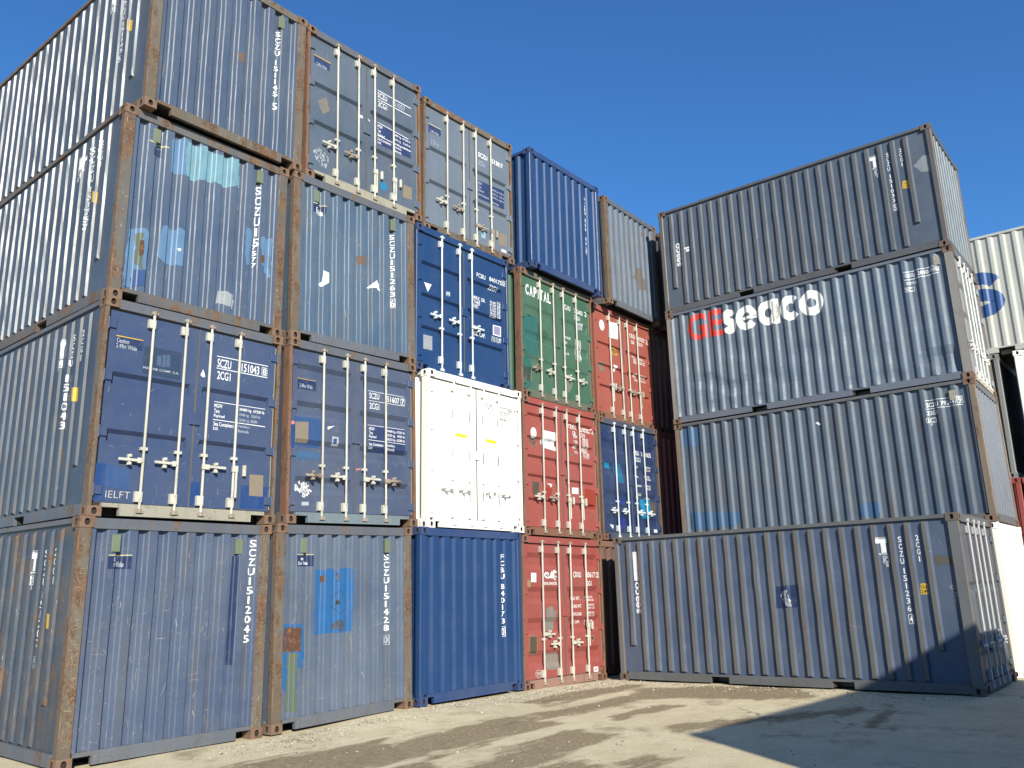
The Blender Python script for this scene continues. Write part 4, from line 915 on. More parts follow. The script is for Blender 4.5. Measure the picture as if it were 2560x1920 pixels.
            nn=round((y1-y0)/.2605); P=[(a,d+.016) for a,d in prof_corr(y0,y1,nn,.066,.052,cdepth)]
            zs=[z0,z1] if not dents else [z0+(z1-z0)*i/26 for i in range(27)]
            dd=(lambda y,z:0.) if not dents or s else (lambda y,z: dents*max(0,mnoise.noise(Vector((y*1.3,z*2.2,3.7)))-.05)*max(0,1.5-abs(z-.5)*1.1)+dents*.5*max(0,1-abs(z-.28)/.13)*max(0,mnoise.noise(Vector((y*4,1.1,.3)))+.2))
            for (a,da),(b,db) in zip(P,P[1:]):
                for za,zb in zip(zs,zs[1:]):
                    mb.face([(X(da+dd(a,za)),a,za),(X(db+dd(b,za)),b,za),(X(db+dd(b,zb)),b,zb),(X(da+dd(a,zb)),a,zb)])
        if s==0 and sm:
            PL=[(-a,d) for a,d in reversed(P)]; fc=Face(lambda u,z:ip(PL,u),[a for a,d in PL],[],lambda u,d,z:(d,-u,z))
            extra=apply_marks(sm,fc,True,mb,mats,'side',rnd)
        else: extra=[]
        if s==0 and scr and sm:
            PL=[(-a,d) for a,d in reversed(P)]; fc=Face(lambda u,z:ip(PL,u),[a for a,d in PL],[],lambda u,d,z:(d,-u,z))
            if M_SCRW not in mats: mats.append(M_SCRW)
            scratches(fc,-L+.2,-.15,.2,H-.15,scr,rnd,mb,mats.index(M_SCRW),.2,.3)
        o=mb.build('side_wall',mats,root)
        for nm,m2,mm in extra: m2.build(nm,mm,o)
        if s==0:
            for vy,vz in svents:
                mb=MB(); mb.box(.008,.06,vy-.05,vy+.05,vz-.09,vz+.09); mb.build('vent',M_SILL,o)
        elif svents: pass
    # rear end
    mb=MB(); P=[(a,d+.02) for a,d in prof_corr(.11,W0-.11,9,.10,.03,.04)]
    for (a,da),(b,db) in zip(P,P[1:]): mb.face([(a,L-da,.155),(b,L-db,.155),(b,L-db,H-.1),(a,L-da,H-.1)])
    mb.build('rear_wall',wall,root)
    fm=[m for m in marks if m[0]=='F']
    if front in('end','smooth'):
        n,ow,sl,dp,sl2=prof or (9,.112,.009,.056,.034); x0,x1=pw-.004,W0-pw+.004
        P=[(a,d+.018) for a,d in prof_corr(x0,x1,n,ow,sl,dp,.5,sl2)] if front=='end' else [(x0,.02),(x1,.02)]
        mb=MB(); mats=[wall]
        so=rnd.random()*50; dn=(lambda u,z:0.) if not edent else (lambda u,z: edent*(mnoise.noise(Vector((u*1.6+so,z*1.3,so)))+.5*mnoise.noise(Vector((u*5+so,z*4,so))))*min(1,4*(u-x0),4*(x1-u),3*(z-.152)+.0,3*(H-.125-z)) if x0<u<x1 else 0.)
        zl=[.152,H-.125] if not edent else [.152+(H-.277)*i/18 for i in range(19)]
        for (a,da),(b,db) in zip(P,P[1:]):
            for za,zc in zip(zl,zl[1:]): mb.face([(a,da+dn(a,za),za),(b,db+dn(b,za),za),(b,db+dn(b,zc),zc),(a,da+dn(a,zc),zc)])
        fc=Face(lambda u,z:ip(P,u)+dn(u,z),[a for a,d in P],zl[1:-1] if edent else [],lambda u,d,z:(u,d,z))
        extra=apply_marks(fm,fc,False,mb,mats,'end',rnd)
        if scr:
            mats.append(M_SCR); scratches(fc,x0,x1,.2,2.3,scr,rnd,mb,len(mats)-1); mats.append(M_SCRW); scratches(fc,x0,x1,.2,1.9,scr,rnd,mb,len(mats)-1,.3,.12)
        o=mb.build('end_wall',mats,root)
        for nm,m2,mm in extra: m2.build(nm,mm,o)
        for vx in vents:
            mb=MB(); mb.box(vx-.05,vx+.05,.010,.06,2.215+k,2.405+k,0,.008); mb.box(vx-.04,vx+.04,.006,.012,2.215+k,2.235+k); mb.build('vent',M_VENT,o)
    else:
        cx=W0/2; zb,zt=.165,H-.152; bars=bars or M_BAR
        handles=handles or [(-1,.67),(-1,.67),(1,.67),(1,.67)]
        def vf(z):
            d=0.
            for v in valleys:
                t=abs(z-v); h=vh/2
                if t<h*.42: d=max(d,vd)
                elif t<h: d=max(d,vd*(h-t)/(h*.58))
            return d
        zbr=sorted(set([zb,zt]+[v+q*vh/2 for v in valleys for q in (-1,-.42,.42,1)]))
        for side_i,(xa,xb) in enumerate(((.085,cx-.012),(cx+.012,W0-.085))):
            fmg=flatmargin; xm=[xa,xa+fmg,xa+fmg+.015,xb-fmg-.015,xb-fmg,xb]; mask=[0,0,1,1,0,0]
            mk_=[(x,m) for x,m in zip(xm,mask)]
            f=lambda u,z: .042+vf(z)*ip(mk_,u)
            mb=MB(); mats=[doorm]
            for (a,b) in zip(xm,xm[1:]):
                for za,z2 in zip(zbr,zbr[1:]): mb.face([(a,f(a,za),za),(b,f(b,za),za),(b,f(b,z2),z2),(a,f(a,z2),z2)])
            for a in (xa,xb): mb.face([(a,.042,zb),(a,.09,zb),(a,.09,zt),(a,.042,zt)])
            mb.face([(xa,.042,zt),(xb,.042,zt),(xb,.09,zt),(xa,.09,zt)]); mb.face([(xa,.042,zb),(xb,.042,zb),(xb,.09,zb),(xa,.09,zb)]); mb.face([(xa,.09,zb),(xb,.09,zb),(xb,.09,zt),(xa,.09,zt)])
            mine=[m for m in fm if (sum(m[3][0::2])/(len(m[3])/2)<cx)==(side_i==0)]
            fc=Face(f,xm[1:-1],zbr[1:-1],lambda u,d,z:(u,d,z)); extra=apply_marks(mine,fc,False,mb,mats,'door',rnd)
            if scr: mats.append(M_SCRW); scratches(fc,xa,xb,.2,2.4,scr,rnd,mb,len(mats)-1,.4,.15)
            door=mb.build('door',mats,root)
            for nm,m2,mm in extra: m2.build(nm,mm,door)
            # gasket strip round the leaf
            for q in ((xa,xb,.05,.08,zt,zt+.024),(xa,xb,.05,.08,zb-.01,zb))+(((xb+.0005,xb+.0235,.036,.08,zb,zt),) if side_i==0 else ()):
                mb=MB(); mb.box(*q); mb.build('gasket',M_GASK,door)
            for hz in hinge_z:
                mb=MB(); xh=.056 if side_i==0 else W0-.056; sg=1 if side_i==0 else -1
                mb.box(xh,xh+sg*.10,.020,.044,hz-.05,hz+.05,0,.006); mb.tube(xh-sg*.0,.020,hz-.07,hz+.07,.016,8); mb.build('hinge',doorm,door)
            if side_i==1:
                mb=MB(); mb.box(W0-.079,W0-.070,.045,.075,zb+.02,zt-.02); mb.build('hinge_strip',M_SILL if bars is M_BAR else M_GASK,door)
            for bi in (0,1) if side_i==0 else (2,3):
                if bi>=nbars: continue
                bx=barx[bi]; y=.004; mb=MB(); d_,hz=handles[bi]; j=rnd.gauss(0,.006)
                bw=rnd.gauss(0,.004); mb.tube(bx,y,.075,H-.075,.0165,10)
                for z0,z1 in ((.185,.305),(H-.285,H-.18)): mb.box(bx-.068,bx+.024,-.010,.042,z0,z1,0,.006); mb.box(bx-.07,bx-.055,-.014,.0,z0+.01,z1-.01)
                mb.box(bx-.044,bx+.044,-.008,.042,.795,.832,0,.005); 
                for z0,z1 in ((.045,.12),(H-.125,H-.055)):
                    mb.box(bx-.018,bx+.018,-.020,.012,z0+.012,z1-.012,1,.008); mb.box(bx-.042,bx-.022,-.016,.012,z0+.012,z1-.022,1); mb.box(bx+.022,bx+.042,-.016,.012,z0+.012,z1-.022,1)
                mb.build('locking_bar',[bars,M_BARR if bars is M_BAR else bars],door)
                mb=MB()
                if d_==0:
                    mb.box(bx+.02,bx+.05,-.02,.0,hz-.36,hz+.02,0,.006); mb.box(bx-.024,bx+.056,-.022,.02,hz-.03,hz+.05,0,.006); mb.box(bx+.14,bx+.185,-.006,.042,hz-.07,hz+.07,0,.01)
                else:
                    x2=bx+d_*.30; mb.box(bx+d_*.015,x2,-.024,-.008,hz-.016+j,hz+.014+j,0,.004); mb.box(bx-.026,bx+d_*.075,-.026,.01,hz-.032,hz+.03,0,.006)
                    xc=bx+d_*.165; mb.box(xc-.02,xc+.02,-.012,.042,hz-.062,hz+.062,0,.01); mb.tube(xc,-.02,hz+.03,hz+.062,.02,8); mb.tube(xc,-.02,hz-.062,hz-.034,.02,8)
                mb.build('handle',M_BARR if rnd.random()<.35 and bars is M_BAR else bars,door)
        mb=MB(); mb.box(cx-.07,cx+.075,.018,.040,1.19,1.34,0,.006); mb.build('lock_plate',doorm,root)
    return root
# ---------------------------------------------------------------- the containers of the long row (ends towards the yard)
DB_='door'; GRP='shipping containers stacked in the yard'
EB=dict(edent=.012,rdent=.008,edge=M_RUST,cast=M_CAST,group=GRP)
def scz(n,**k): return BL['scz'](n,**k)
def P(k): return POSES[k]
cat='shipping container'
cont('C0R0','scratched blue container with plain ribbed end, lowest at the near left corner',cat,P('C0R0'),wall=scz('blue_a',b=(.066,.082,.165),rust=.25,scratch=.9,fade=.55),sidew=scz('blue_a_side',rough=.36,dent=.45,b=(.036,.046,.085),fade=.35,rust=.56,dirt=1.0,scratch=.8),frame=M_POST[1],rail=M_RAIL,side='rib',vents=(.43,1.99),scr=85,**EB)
cont('C1R0','faded blue ground-level container end with a bright blue square and rusty lower corner',cat,P('C1R0'),wall=scz('blue_b',b=(.078,.096,.175),rust=.30,fade=.6),frame=M_POST[1],rail=M_RAIL,side='rib',vents=(.44,1.96),scr=50,**EB)
cont('C2R0','clean dark blue container on the ground under the white one',cat,P('C2R0'),wall=M_FC,frame=M_FC,edge=M_FC,cast=M_FCR,rail=M_FCR,pw=.10,prof=(9,.125,.026,.036,.030),notch=.14,group=GRP)
cont('C3R0','red container on the ground with a white horse emblem on its doors',cat,P('C3R0'),front='door',wall=M_RED[0],frame=M_BROWNPOST,edge=M_RUST,cast=M_BROWNPOST,rail=M_RED[0],sill=paint('red_dusty_sill',(.24,.13,.095),rust=.3,dirt=.8),valleys=(.48,1.03,1.56,2.15),vh=.30,vd=.045,barx=(.56,1.03,1.40,1.88),handles=[(1,.90),(-1,.72),(1,.72),(0,1.0)],notch=.12,group=GRP)
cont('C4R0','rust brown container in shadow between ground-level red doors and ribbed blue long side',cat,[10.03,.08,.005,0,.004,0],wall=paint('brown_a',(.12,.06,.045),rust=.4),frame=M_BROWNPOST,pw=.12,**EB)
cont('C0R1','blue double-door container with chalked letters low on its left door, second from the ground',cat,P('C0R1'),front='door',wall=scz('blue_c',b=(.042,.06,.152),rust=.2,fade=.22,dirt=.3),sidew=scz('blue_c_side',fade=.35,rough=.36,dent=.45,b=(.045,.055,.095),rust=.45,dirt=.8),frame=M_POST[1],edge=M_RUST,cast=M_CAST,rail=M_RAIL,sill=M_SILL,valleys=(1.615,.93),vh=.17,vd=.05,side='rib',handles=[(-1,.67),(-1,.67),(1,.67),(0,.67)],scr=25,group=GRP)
cont('C1R1','blue double-door container with torn white diamond placard left of the white container',cat,P('C1R1'),front='door',wall=scz('blue_d',b=(.058,.07,.15),rust=.2,fade=.4,dirt=.35),frame=M_BROWNPOST,edge=M_RUST,cast=M_CAST,rail=M_RAIL,sill=paint('sill_blue_worn',(.13,.17,.19),rust=.45,dirt=.6),valleys=(.53,1.05,1.59,2.13),vh=.24,vd=.045,side='rib',scr=30,group=GRP)
cont('C2R1','glossy white container whose doors carry two yellow strips',cat,P('C2R1'),front='door',wall=M_WH,frame=M_WH,edge=M_WH,cast=M_WH,rail=M_WH,bars=M_WH,valleys=(.55,1.22,1.9),vh=.22,vd=.03,notch=.12,barx=(.62,1.04,1.39,1.80),group=GRP)
cont('C3R1','red container with a blank white placard and white oval, beside the white one',cat,P('C3R1'),front='door',wall=M_RED[1],frame=M_BROWNPOST,edge=M_RUST,cast=M_BROWNPOST,rail=M_RED[1],sill=M_BROWNPOST,valleys=(.62,1.06,1.42,1.78,2.22),vh=.14,vd=.045,handles=[(-1,.72),(-1,.72),(0,.72),(0,.72)],notch=.12,group=GRP)
cont('C4R1','navy blue container with cyan paint patches on its buckled doors',cat,P('C4R1'),front='door',wall=M_NAVY,frame=paint('post_navy_brown',(.10,.07,.06),rust=.5,dirt=.5),edge=M_RUST,cast=M_BROWNPOST,rail=paint('rail_navy',(.045,.055,.085),rust=.3,dirt=.6),bars=M_BARW,valleys=(.4,.9,1.5,2.0),vh=.30,vd=.03,handles=[(-1,.62),(-1,.62),(1,.62),(1,.62)],notch=.12,group=GRP)
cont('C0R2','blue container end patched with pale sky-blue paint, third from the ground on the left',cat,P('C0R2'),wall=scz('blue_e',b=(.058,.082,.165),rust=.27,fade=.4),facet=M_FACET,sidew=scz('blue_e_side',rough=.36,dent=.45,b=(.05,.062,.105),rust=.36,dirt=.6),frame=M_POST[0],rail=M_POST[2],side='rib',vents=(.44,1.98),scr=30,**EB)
cont('C1R2','blue container end with two torn white paper scraps, third from the ground',cat,P('C1R2'),wall=scz('blue_f',b=(.062,.096,.18),rust=.24,fade=.5),frame=M_POST[1],rail=M_RAIL,side='rib',vents=(.42,1.97),scr=25,**EB)
cont('C2R2','clean royal blue double-door container with a white triangle, directly above the white one',cat,P('C2R2'),front='door',wall=M_FC,frame=M_FC,edge=M_FC,cast=M_FCR,rail=M_FC,bars=M_BARW,valleys=(.72,1.30,1.88),vh=.15,vd=.05,nbars=3,barx=(.62,1.08,1.40,1.84),handles=[(-1,1.02),(-1,1.02),(1,1.02),(1,1.02)],notch=.12,group=GRP)
cont('C3R2','green container with faded patches and serif lettering on its doors',cat,P('C3R2'),front='door',wall=M_GREEN,frame=M_BROWNPOST,edge=M_RUST,cast=M_BROWNPOST,rail=M_GREENR,sill=M_GREENR,valleys=(.75,1.25,1.78),vh=.20,vd=.022,barx=(.62,1.06,1.40,1.85),handles=[(-1,.62),(-1,.62),(1,.62),(1,.62)],notch=.12,group=GRP)
cont('C4R2','red container with a small yellow tag and white triangle, right of the green one',cat,P('C4R2'),front='door',wall=M_RED[2],frame=M_RED[2],edge=M_BROWNPOST,cast=M_BROWNPOST,rail=M_BROWNPOST,head=M_RED[2],valleys=(.72,1.2,1.7),vh=.12,vd=.045,barx=(.62,1.06,1.38,1.80),handles=[(0,.8),(-1,.78),(1,.78),(0,.8)],notch=.12,group=GRP)
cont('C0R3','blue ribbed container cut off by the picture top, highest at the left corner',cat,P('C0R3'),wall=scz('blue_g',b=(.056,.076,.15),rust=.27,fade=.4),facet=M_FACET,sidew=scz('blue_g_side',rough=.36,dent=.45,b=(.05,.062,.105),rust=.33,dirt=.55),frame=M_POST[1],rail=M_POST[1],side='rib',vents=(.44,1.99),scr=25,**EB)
cont('C1R3','grey-blue double-door container with a yellowed diamond stain, on the top tier',cat,P('C1R3'),front='door',wall=scz('blue_h',b=(.075,.092,.155),rust=.2,fade=.55),frame=M_BROWNPOST,edge=M_RUST,cast=M_CAST,rail=M_RAIL,sill=M_SILL,valleys=(1.60,.94),vh=.16,vd=.05,side='rib',handles=[(-1,.67),(-1,.67),(0,.55),(0,.55)],scr=15,group=GRP)
cont('C2R3','dusty grey double-door container on the top tier left of the jutting blue end',cat,P('C2R3'),front='door',wall=scz('grey_a',b=(.135,.145,.215),rust=.16,fade=.5,dirt=.3),frame=M_POST[1],edge=M_RUST,cast=M_CAST,rail=M_POST[1],valleys=(1.60,.94),vh=.16,vd=.05,side='rib',handles=[(-1,.67),(-1,.67),(1,.5),(0,.5)],scr=15,group=GRP)
cont('C3R3','clean dark blue container on the top tier jutting out over the green one',cat,P('C3R3'),wall=M_FC,frame=M_FC,edge=M_FC,cast=M_FCR,rail=M_FCR,pw=.10,prof=(9,.125,.026,.036,.030),notch=.14,group=GRP)
cont('C4R3','weathered pale blue container end with rust bruises, rightmost on the long row top tier',cat,P('C4R3'),wall=scz('blue_i',b=(.105,.12,.185),rust=.34,fade=.55,dirt=.8),frame=M_POST[1],rail=M_RAIL,**EB)
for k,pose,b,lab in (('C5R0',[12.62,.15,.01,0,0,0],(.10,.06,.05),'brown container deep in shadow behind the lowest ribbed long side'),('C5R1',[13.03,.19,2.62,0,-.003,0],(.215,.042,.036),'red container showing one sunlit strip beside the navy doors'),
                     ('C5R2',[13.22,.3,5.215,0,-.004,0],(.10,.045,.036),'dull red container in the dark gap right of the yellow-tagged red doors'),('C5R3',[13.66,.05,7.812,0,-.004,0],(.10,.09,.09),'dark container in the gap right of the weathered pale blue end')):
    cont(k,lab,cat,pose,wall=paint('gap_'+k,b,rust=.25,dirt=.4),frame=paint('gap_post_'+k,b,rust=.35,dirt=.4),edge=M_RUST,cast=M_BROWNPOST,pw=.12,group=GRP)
# ---------------------------------------------------------------- the stack on the right (long sides towards the yard)
def rail_d(n): return paint(n,(.085,.09,.095),fade=.4,rust=.32,dirt=.7,rough=.6)
cont('D0R0','blue container with outward ribs along its long side, on the ground half in shadow',cat,P('D0'),front='door',side='rib',rdent=.010,ribsl=.030,ribrise=.042,wall=scz('blue_j',b=(.085,.09,.125),rust=.2,fade=.4,dirt=.4),sidew=scz('blue_j_side',b=(.062,.078,.155),rust=.18,fade=.45,dirt=.35),frame=paint('post_j',(.10,.105,.11),rust=.40,dirt=.6),edge=paint('edge_j',(.12,.09,.07),rust=.6,dirt=.5),cast=paint('cast_j',(.10,.075,.06),rust=.5),ribm=paint('rib_j',(.095,.09,.08),fade=.4,rust=.5,dirt=.75,rough=.55),rail=rail_d('rail_j'),bars=paint('bar_grey',(.42,.42,.42),rust=.15,dirt=.3),valleys=(.6,1.5),scr=40,group=GRP)
cont('D0R1','blue corrugated container with repainted spots low on its side, on the ground-level ribbed one',cat,P('D1'),side='corr',wall=paint('blue_k_end',(.11,.125,.155),rust=.2,fade=.5,dirt=.4),sidew=scz('blue_k',b=(.07,.088,.145),rust=.28,fade=.5,dirt=.95),frame=paint('post_k',(.17,.13,.095),rust=.55,dirt=.6),edge=M_RUST,cast=M_CAST,rail=rail_d('rail_k'),svents=((.385,2.32),),prof=(8,.12,.022,.04,.03),scr=30,group=GRP)
cont('D0R2','blue-grey corrugated container with big red and white lettering on its dented long side',cat,P('D2'),front='door',side='corr',wall=paint('grey_l',(.20,.215,.225),rust=.15,fade=.4,dirt=.3),sidew=scz('blue_l',b=(.095,.115,.185),rust=.13,fade=.55,dirt=.35),frame=paint('post_l',(.20,.19,.18),rust=.30,dirt=.5),edge=M_RUST,cast=M_CAST,rail=paint('rail_l',(.10,.115,.15),rust=.2,dirt=.5),sill=paint('sill_l',(.36,.31,.24),rust=.4),bars=paint('bar_l',(.60,.6,.57),rust=.1),valleys=(.7,1.3,1.9),svents=((.31,2.36),),railinset=.02,dents=.055,group=GRP)
cont('D0R3','dark slate container with outward ribs, top of the right stack against the sky',cat,P('D3'),side='rib',rdent=.008,ribsl=.028,ribrise=.042,wall=scz('slate_m_end',b=(.125,.135,.18),rust=.2,fade=.5),sidew=scz('slate_m',b=(.078,.090,.145),rust=.2,fade=.5,dirt=.45),frame=paint('post_m',(.085,.08,.078),rust=.42,dirt=.6),edge=paint('edge_m',(.13,.09,.07),rust=.6),cast=paint('cast_m',(.11,.08,.065),rust=.5),ribm=paint('rib_m',(.075,.075,.078),fade=.4,rust=.36,dirt=.6,rough=.5),rail=paint('rail_m',(.07,.072,.078),rust=.3,dirt=.6),prof=(8,.12,.022,.04,.03),scr=30,group=GRP)
d1=P('D1')
cont('X0','glossy white container on the ground behind the lowest ribbed one, at the right edge',cat,[d1[0]+.02,d1[1]-.02,.065,-.0115,0,.012],wall=M_WH,frame=M_WH,edge=M_WH,cast=M_WH,rail=M_WH,pw=.11,prof=(14,.07,.02,.03,.02),notch=0,group=GRP)
# stack behind: long sides towards the yard, seen past the right stack's near end
HC=2.896; cosy=0.0
def behind(key,lab,x,y,z,wall,frame=None,L=L0,H=HC,side='corr',**k):
    cont(key,lab,cat,[x,y,z,0,0,0],wall=wall,frame=frame or wall,edge=frame or wall,cast=frame or wall,rail=frame or wall,L=L,H=H,side=side,pw=.11,group=GRP,**k)
behind('X1','low brown container frame at the foot of the far stack',17.6,-6.24,.0,paint('brown_low',(.10,.07,.05),rust=.4),H=1.28)
behind('X2','red container edge showing low beside the far dark grey one',17.58,-6.30,1.285,M_RED[0],H=2.591)
behind('X3','dark grey tall container far behind, only its pale corner post showing',17.6,-6.25,3.88,paint('charcoal',(.022,.022,.021),fade=.05,rust=.15,dirt=.4,rough=.8),frame=M_DGREY,H=2.885)
behind('X4','pale grey long container high at the right edge with a big blue letter',17.62,-11.5,6.775,M_LGREY,L=12.19,H=2.93,cdepth=.028)
behind('X5','white smooth-sided container at the right edge under the pale grey one',17.6,-12.62,3.88,M_WH,H=2.885,side='flat')
behind('X6','red container below the white smooth-sided one at the right edge',17.6,-12.40,1.285,M_RED[1],H=2.591)
behind('X7','low brown container frame under the red one at the right edge',17.6,-12.40,.0,paint('brown_low_far',(.10,.07,.05),rust=.4),H=1.28)
# two containers outside the frame whose shadow falls across the yard
occ=paint('occluder_blue',(.06,.07,.13))
for i in range(2):
    cont('Y%d'%i,('lower','upper')[i]+' blue container of the pair outside the frame that shades the yard',cat,[-.30,-13.18,i*2.595,0,0,R_(-93.8)],wall=occ,frame=M_POST[0],group=GRP)
cont('Y2','blue container outside the frame close by the right edge, shading the lowest door end',cat,[3.68,-9.38,.0,0,0,R_(-90)],wall=occ,frame=M_POST[0],group=GRP)
# ---------------------------------------------------------------- ground
BASE=[]
for k in ('C0R0','C1R0','C2R0','C3R0','D0'):
    x,y,z,rx,ry,rz=POSES[k]; Mx=Matrix.Translation((x,y,z))@Matrix.Rotation(rz,4,'Z')@Matrix.Rotation(ry,4,'Y')@Matrix.Rotation(rx,4,'X')
    for px in (0,W0):
        for py in (0,2.,4.,L0): q=Mx@Vector((px,py,0)); BASE.append((q.x,q.y,q.z-.006))
BASE+=[(-4,-9.5,0),(2,-8,0),(6,-8,.01),(0,-5,-.02),(4,-4,.0),(8,-4,.01),(8,-7,.02),(-4,-3,-.03),(17,-10,.0),(14.5,-8.5,.02)]
def gz(x,y):
    s=0;t=0
    for a,b,c in BASE:
        k=1/((x-a)**2+(y-b)**2+.02)**1.3; s+=k; t+=k*c
    far=max(0,min(1,(math.hypot(x-5,y+4)-18)/20)); return t/s*(1-far)-.004
def axis(a,b,st,far):
    l=[a+i*st for i in range(int((b-a)/st)+1)]; o=[1.5,4,10,25,60,140,400,far]; return [a-q for q in reversed(o)]+l+[l[-1]+q for q in o]
gx=axis(-9,21,.2,2500); gy=axis(-16,3,.2,2500); gm=MB()
vid=[[0]*len(gy) for _ in gx]
for i,x in enumerate(gx):
    for j,y in enumerate(gy):
        n=mnoise.noise(Vector((x*.7,y*.7,0)))*.012+mnoise.noise(Vector((x*2.3,y*2.3,5)))*.006
        near=1. if -9<x<21 and -16<y<-.4 else 0.
        if y>-.45 or (x>9.4 and y>-7): near=0
        vid[i][j]=len(gm.v); gm.v.append((x,y,gz(x,y)+n*near))
for i in range(len(gx)-1):
    for j in range(len(gy)-1): gm.f.append((vid[i][j],vid[i+1][j],vid[i+1][j+1],vid[i][j+1])); gm.m.append(0)
gmat=bpy.data.materials.new('yard_concrete'); gmat.use_nodes=True; nt=gmat.node_tree; N=nt.nodes; Lk=nt.links; b=N['Principled BSDF']
tc=N.new('ShaderNodeTexCoord')
def nz(scale,detail=6,rough=.6,sv=None):
    n=N.new('ShaderNodeTexNoise'); n.inputs['Scale'].default_value=scale; n.inputs['Detail'].default_value=detail; n.inputs['Roughness'].default_value=rough; src=tc.outputs['Object']
    if sv: 
        m=N.new('ShaderNodeMapping'); m.inputs['Scale'].default_value=sv[:3]; m.inputs['Rotation'].default_value=(0,0,sv[3]); Lk.new(src,m.inputs[0]); src=m.outputs[0]
    Lk.new(src,n.inputs['Vector']); return n.outputs['Fac']
def mr(x,a,b_,c=0,d=1):
    m=N.new('ShaderNodeMapRange'); Lk.new(x,m.inputs[0])
    for i,v in enumerate((a,b_,c,d)): m.inputs[i+1].default_value=v
    return m.outputs[0]
def mt(op,a,c=0):
    m=N.new('ShaderNodeMath'); m.operation=op
    for i,v in enumerate((a,c)):
        if isinstance(v,(int,float)): m.inputs[i].default_value=v
        else: Lk.new(v,m.inputs[i])
    return m.outputs[0]
def mix(f,a,c):
    m=N.new('ShaderNodeMix'); m.data_type='RGBA'
    Lk.new(f,m.inputs[0]) if not isinstance(f,(int,float)) else setattr(m.inputs[0],'default_value',f)
    for i,v in ((6,a),(7,c)):
        if isinstance(v,tuple): m.inputs[i].default_value=v
        else: Lk.new(v,m.inputs[i])
    return m.outputs[2]
sep=N.new('ShaderNodeSeparateXYZ'); Lk.new(tc.outputs['Object'],sep.inputs[0])
big=nz(.35,5); mid=nz(2.2,8,.65); fine=nz(22,6,.7); grit=nz(90,3,.7); str_=nz(1.,7,.65,(.5,3.2,1,.12))
wob=mt('ADD',mt('MULTIPLY',mt('SUBTRACT',mid,.5),.9),mt('MULTIPLY',mt('SUBTRACT',str_,.5),1.1))
col=mix(mr(big,.3,.7),(.50,.435,.285,1),(.60,.53,.36,1)); col=mix(mr(mid,.42,.72),col,(.45,.385,.245,1)); col=mix(mt('MULTIPLY',mr(fine,.5,.7),.45),col,(.27,.225,.14,1)); col=mix(mt('MULTIPLY',mr(grit,.60,.68),.5),col,(.62,.56,.42,1))
def band(x0,y0,x1,y1,hw):
    L=math.hypot(x1-x0,y1-y0); c,s=(x1-x0)/L,(y1-y0)/L
    ul=mt('ADD',mt('MULTIPLY',sep.outputs[0],c),mt('ADD',mt('MULTIPLY',sep.outputs[1],s),-(x0*c+y0*s)))
    vl=mt('ADD',mt('MULTIPLY',sep.outputs[0],-s),mt('ADD',mt('MULTIPLY',sep.outputs[1],c),(x0*s-y0*c)))
    du=mt('SUBTRACT',mt('ABSOLUTE',mt('SUBTRACT',ul,L/2)),L/2-.3); dv=mt('SUBTRACT',mt('ABSOLUTE',vl),hw)
    d=mt('ADD',mt('MAXIMUM',du,dv),mt('MULTIPLY',wob,.85)); return mr(d,-.06,.10,1,0)
mask=None
for q in ((-1.5,-1.5,3.2,-2.2,.62),(2.6,-2.25,5.4,-2.2,.47),(4.6,-2.05,8.0,-2.15,.24),(2.0,-3.8,5.0,-3.3,.34),(8.0,-1.6,9.7,-4.4,.75),(-4,-4.6,3.5,-4.3,.22),(5.2,-3.9,8.4,-5.6,.18),(6,-1.2,9.6,-1.2,.25),(0.2,-3.2,2.6,-3.05,.22),(1.6,-4.8,4.2,-4.75,.12),(5.5,-3.0,7.5,-3.0,.10),(6.4,-6.0,9.0,-5.6,.08),(3.9,-4.3,4.2,-4.3,.08),(3.0,-4.7,3.6,-5.2,.12),(-3,-3.2,2.0,-3.3,.28)):
    m=band(*q); mask=m if mask is None else mt('MAXIMUM',mask,m)
dirtc=mix(mr(fine,.35,.7),(.125,.088,.042,1),(.215,.16,.085,1))
col=mix(mt('MULTIPLY',mask,mr(fine,.3,.66,1.,.62)),col,dirtc)
wet=mt('MULTIPLY',mask,mr(str_,.62,.70)); col=mix(wet,col,(.055,.05,.042,1))
spots=mr(nz(1.1,9,.7),.56,.66); col=mix(mt('MULTIPLY',spots,.55),col,(.19,.155,.10,1))
def crack(scale,w,amt):
    global col
    v=N.new('ShaderNodeTexVoronoi'); v.feature='DISTANCE_TO_EDGE'; v.inputs['Scale'].default_value=scale
    a=N.new('ShaderNodeVectorMath'); a.operation='ADD'; q=N.new('ShaderNodeTexNoise'); q.inputs['Scale'].default_value=3; q.inputs['Detail'].default_value=5; Lk.new(tc.outputs['Object'],q.inputs['Vector'])
    k=N.new('ShaderNodeVectorMath'); k.operation='SCALE'; k.inputs[3].default_value=.35; Lk.new(q.outputs['Color'],k.inputs[0]); Lk.new(tc.outputs['Object'],a.inputs[0]); Lk.new(k.outputs[0],a.inputs[1]); Lk.new(a.outputs[0],v.inputs['Vector'])
    f=mt('MULTIPLY',mr(v.outputs['Distance'],0,w,1,0),mt('MULTIPLY',mr(nz(.8,3),.5,.6),amt)); col=mix(f,col,(.075,.06,.042,1))
crack(.42,.006,.8)
pits=mr(nz(55,2,.6),.70,.74); col=mix(mt('MULTIPLY',pits,.6),col,(.12,.10,.07,1))
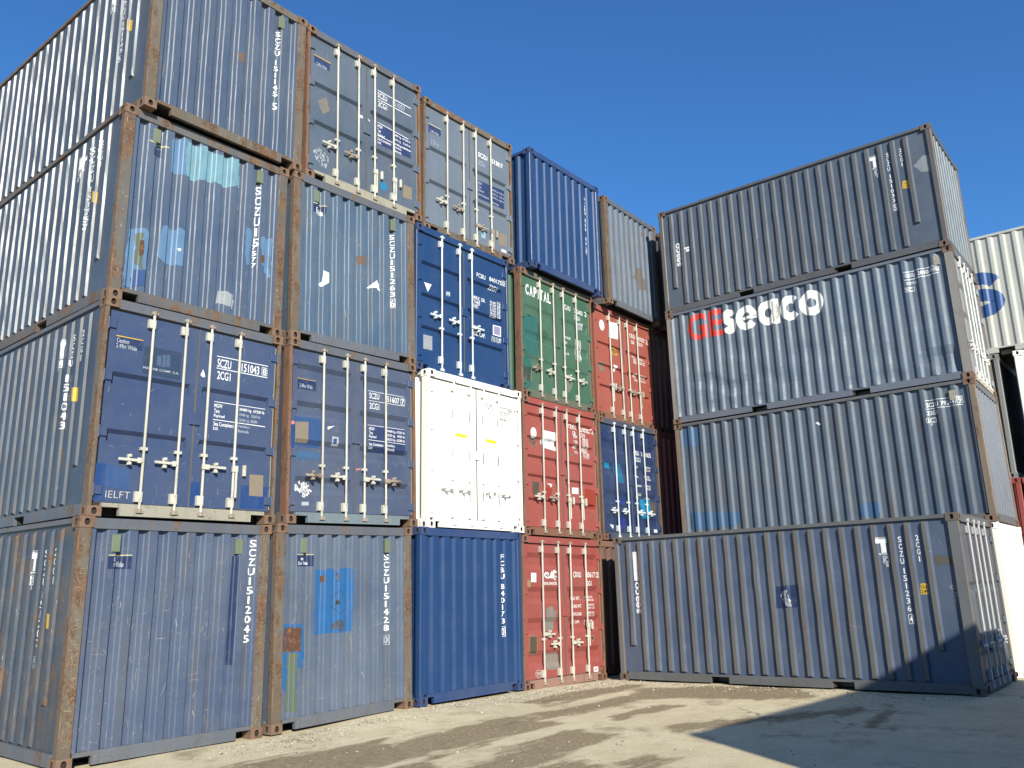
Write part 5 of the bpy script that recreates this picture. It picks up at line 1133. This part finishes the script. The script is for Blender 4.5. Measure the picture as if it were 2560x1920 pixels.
Lk.new(col,b.inputs['Base Color']); b.inputs['Roughness'].default_value=.9
bp=N.new('ShaderNodeBump'); bp.inputs['Strength'].default_value=.6; bp.inputs['Distance'].default_value=.02; Lk.new(mt('ADD',mt('MULTIPLY',mid,.6),mt('ADD',mt('MULTIPLY',fine,.35),mt('MULTIPLY',grit,.18))),bp.inputs['Height']); Lk.new(bp.outputs[0],b.inputs['Normal'])
g=gm.build('ground',gmat,weld=False,smooth=True); g['kind']='structure'
# loose gravel along the foot of the rows
rnd=random.Random(5); gv=MB()
def pebble(x,y,r):
    z=gz(x,y)+r*.25; q=[Vector((rnd.uniform(.6,1.2),0,0)),Vector((0,rnd.uniform(.6,1.2),0)),Vector((-rnd.uniform(.6,1.2),0,0)),Vector((0,-rnd.uniform(.6,1.2),0)),Vector((0,0,rnd.uniform(.4,.9))),Vector((0,0,-.6))]
    a=rnd.random()*6.28; c,s=math.cos(a),math.sin(a); pts=[(x+r*(v.x*c-v.y*s),y+r*(v.x*s+v.y*c),z+r*v.z) for v in q]; mi=rnd.choice((0,0,1,1,2))
    for t in ((0,1,4),(1,2,4),(2,3,4),(3,0,4),(1,0,5),(2,1,5),(3,2,5),(0,3,5)): gv.face([pts[i] for i in t],mi)
for i in range(5200):
    if rnd.random()<.62: x=rnd.uniform(1.5,10.2); y=-.22-abs(rnd.gauss(0,.38)) -(.1 if x>7 else 0)
    elif rnd.random()<.5: x=9.75-abs(rnd.gauss(0,.35)); y=rnd.uniform(-6.5,-.6)
    else: x=rnd.uniform(-1,12); y=rnd.uniform(-7,-.6)
    pebble(x,y,rnd.uniform(.004,.013) if rnd.random()<.93 else rnd.uniform(.012,.024))
o=gv.build('gravel',[worn('stone_pale',(.46,.43,.36),.9,.4,(.3,.27,.2),30),worn('stone_mid',(.34,.31,.25),.9,.4,(.2,.18,.14),30),worn('stone_dark',(.17,.15,.12),.9,.4,(.1,.09,.07),30)],weld=False); o['kind']='stuff'; o['label']='loose pale gravel at the foot of the container rows'
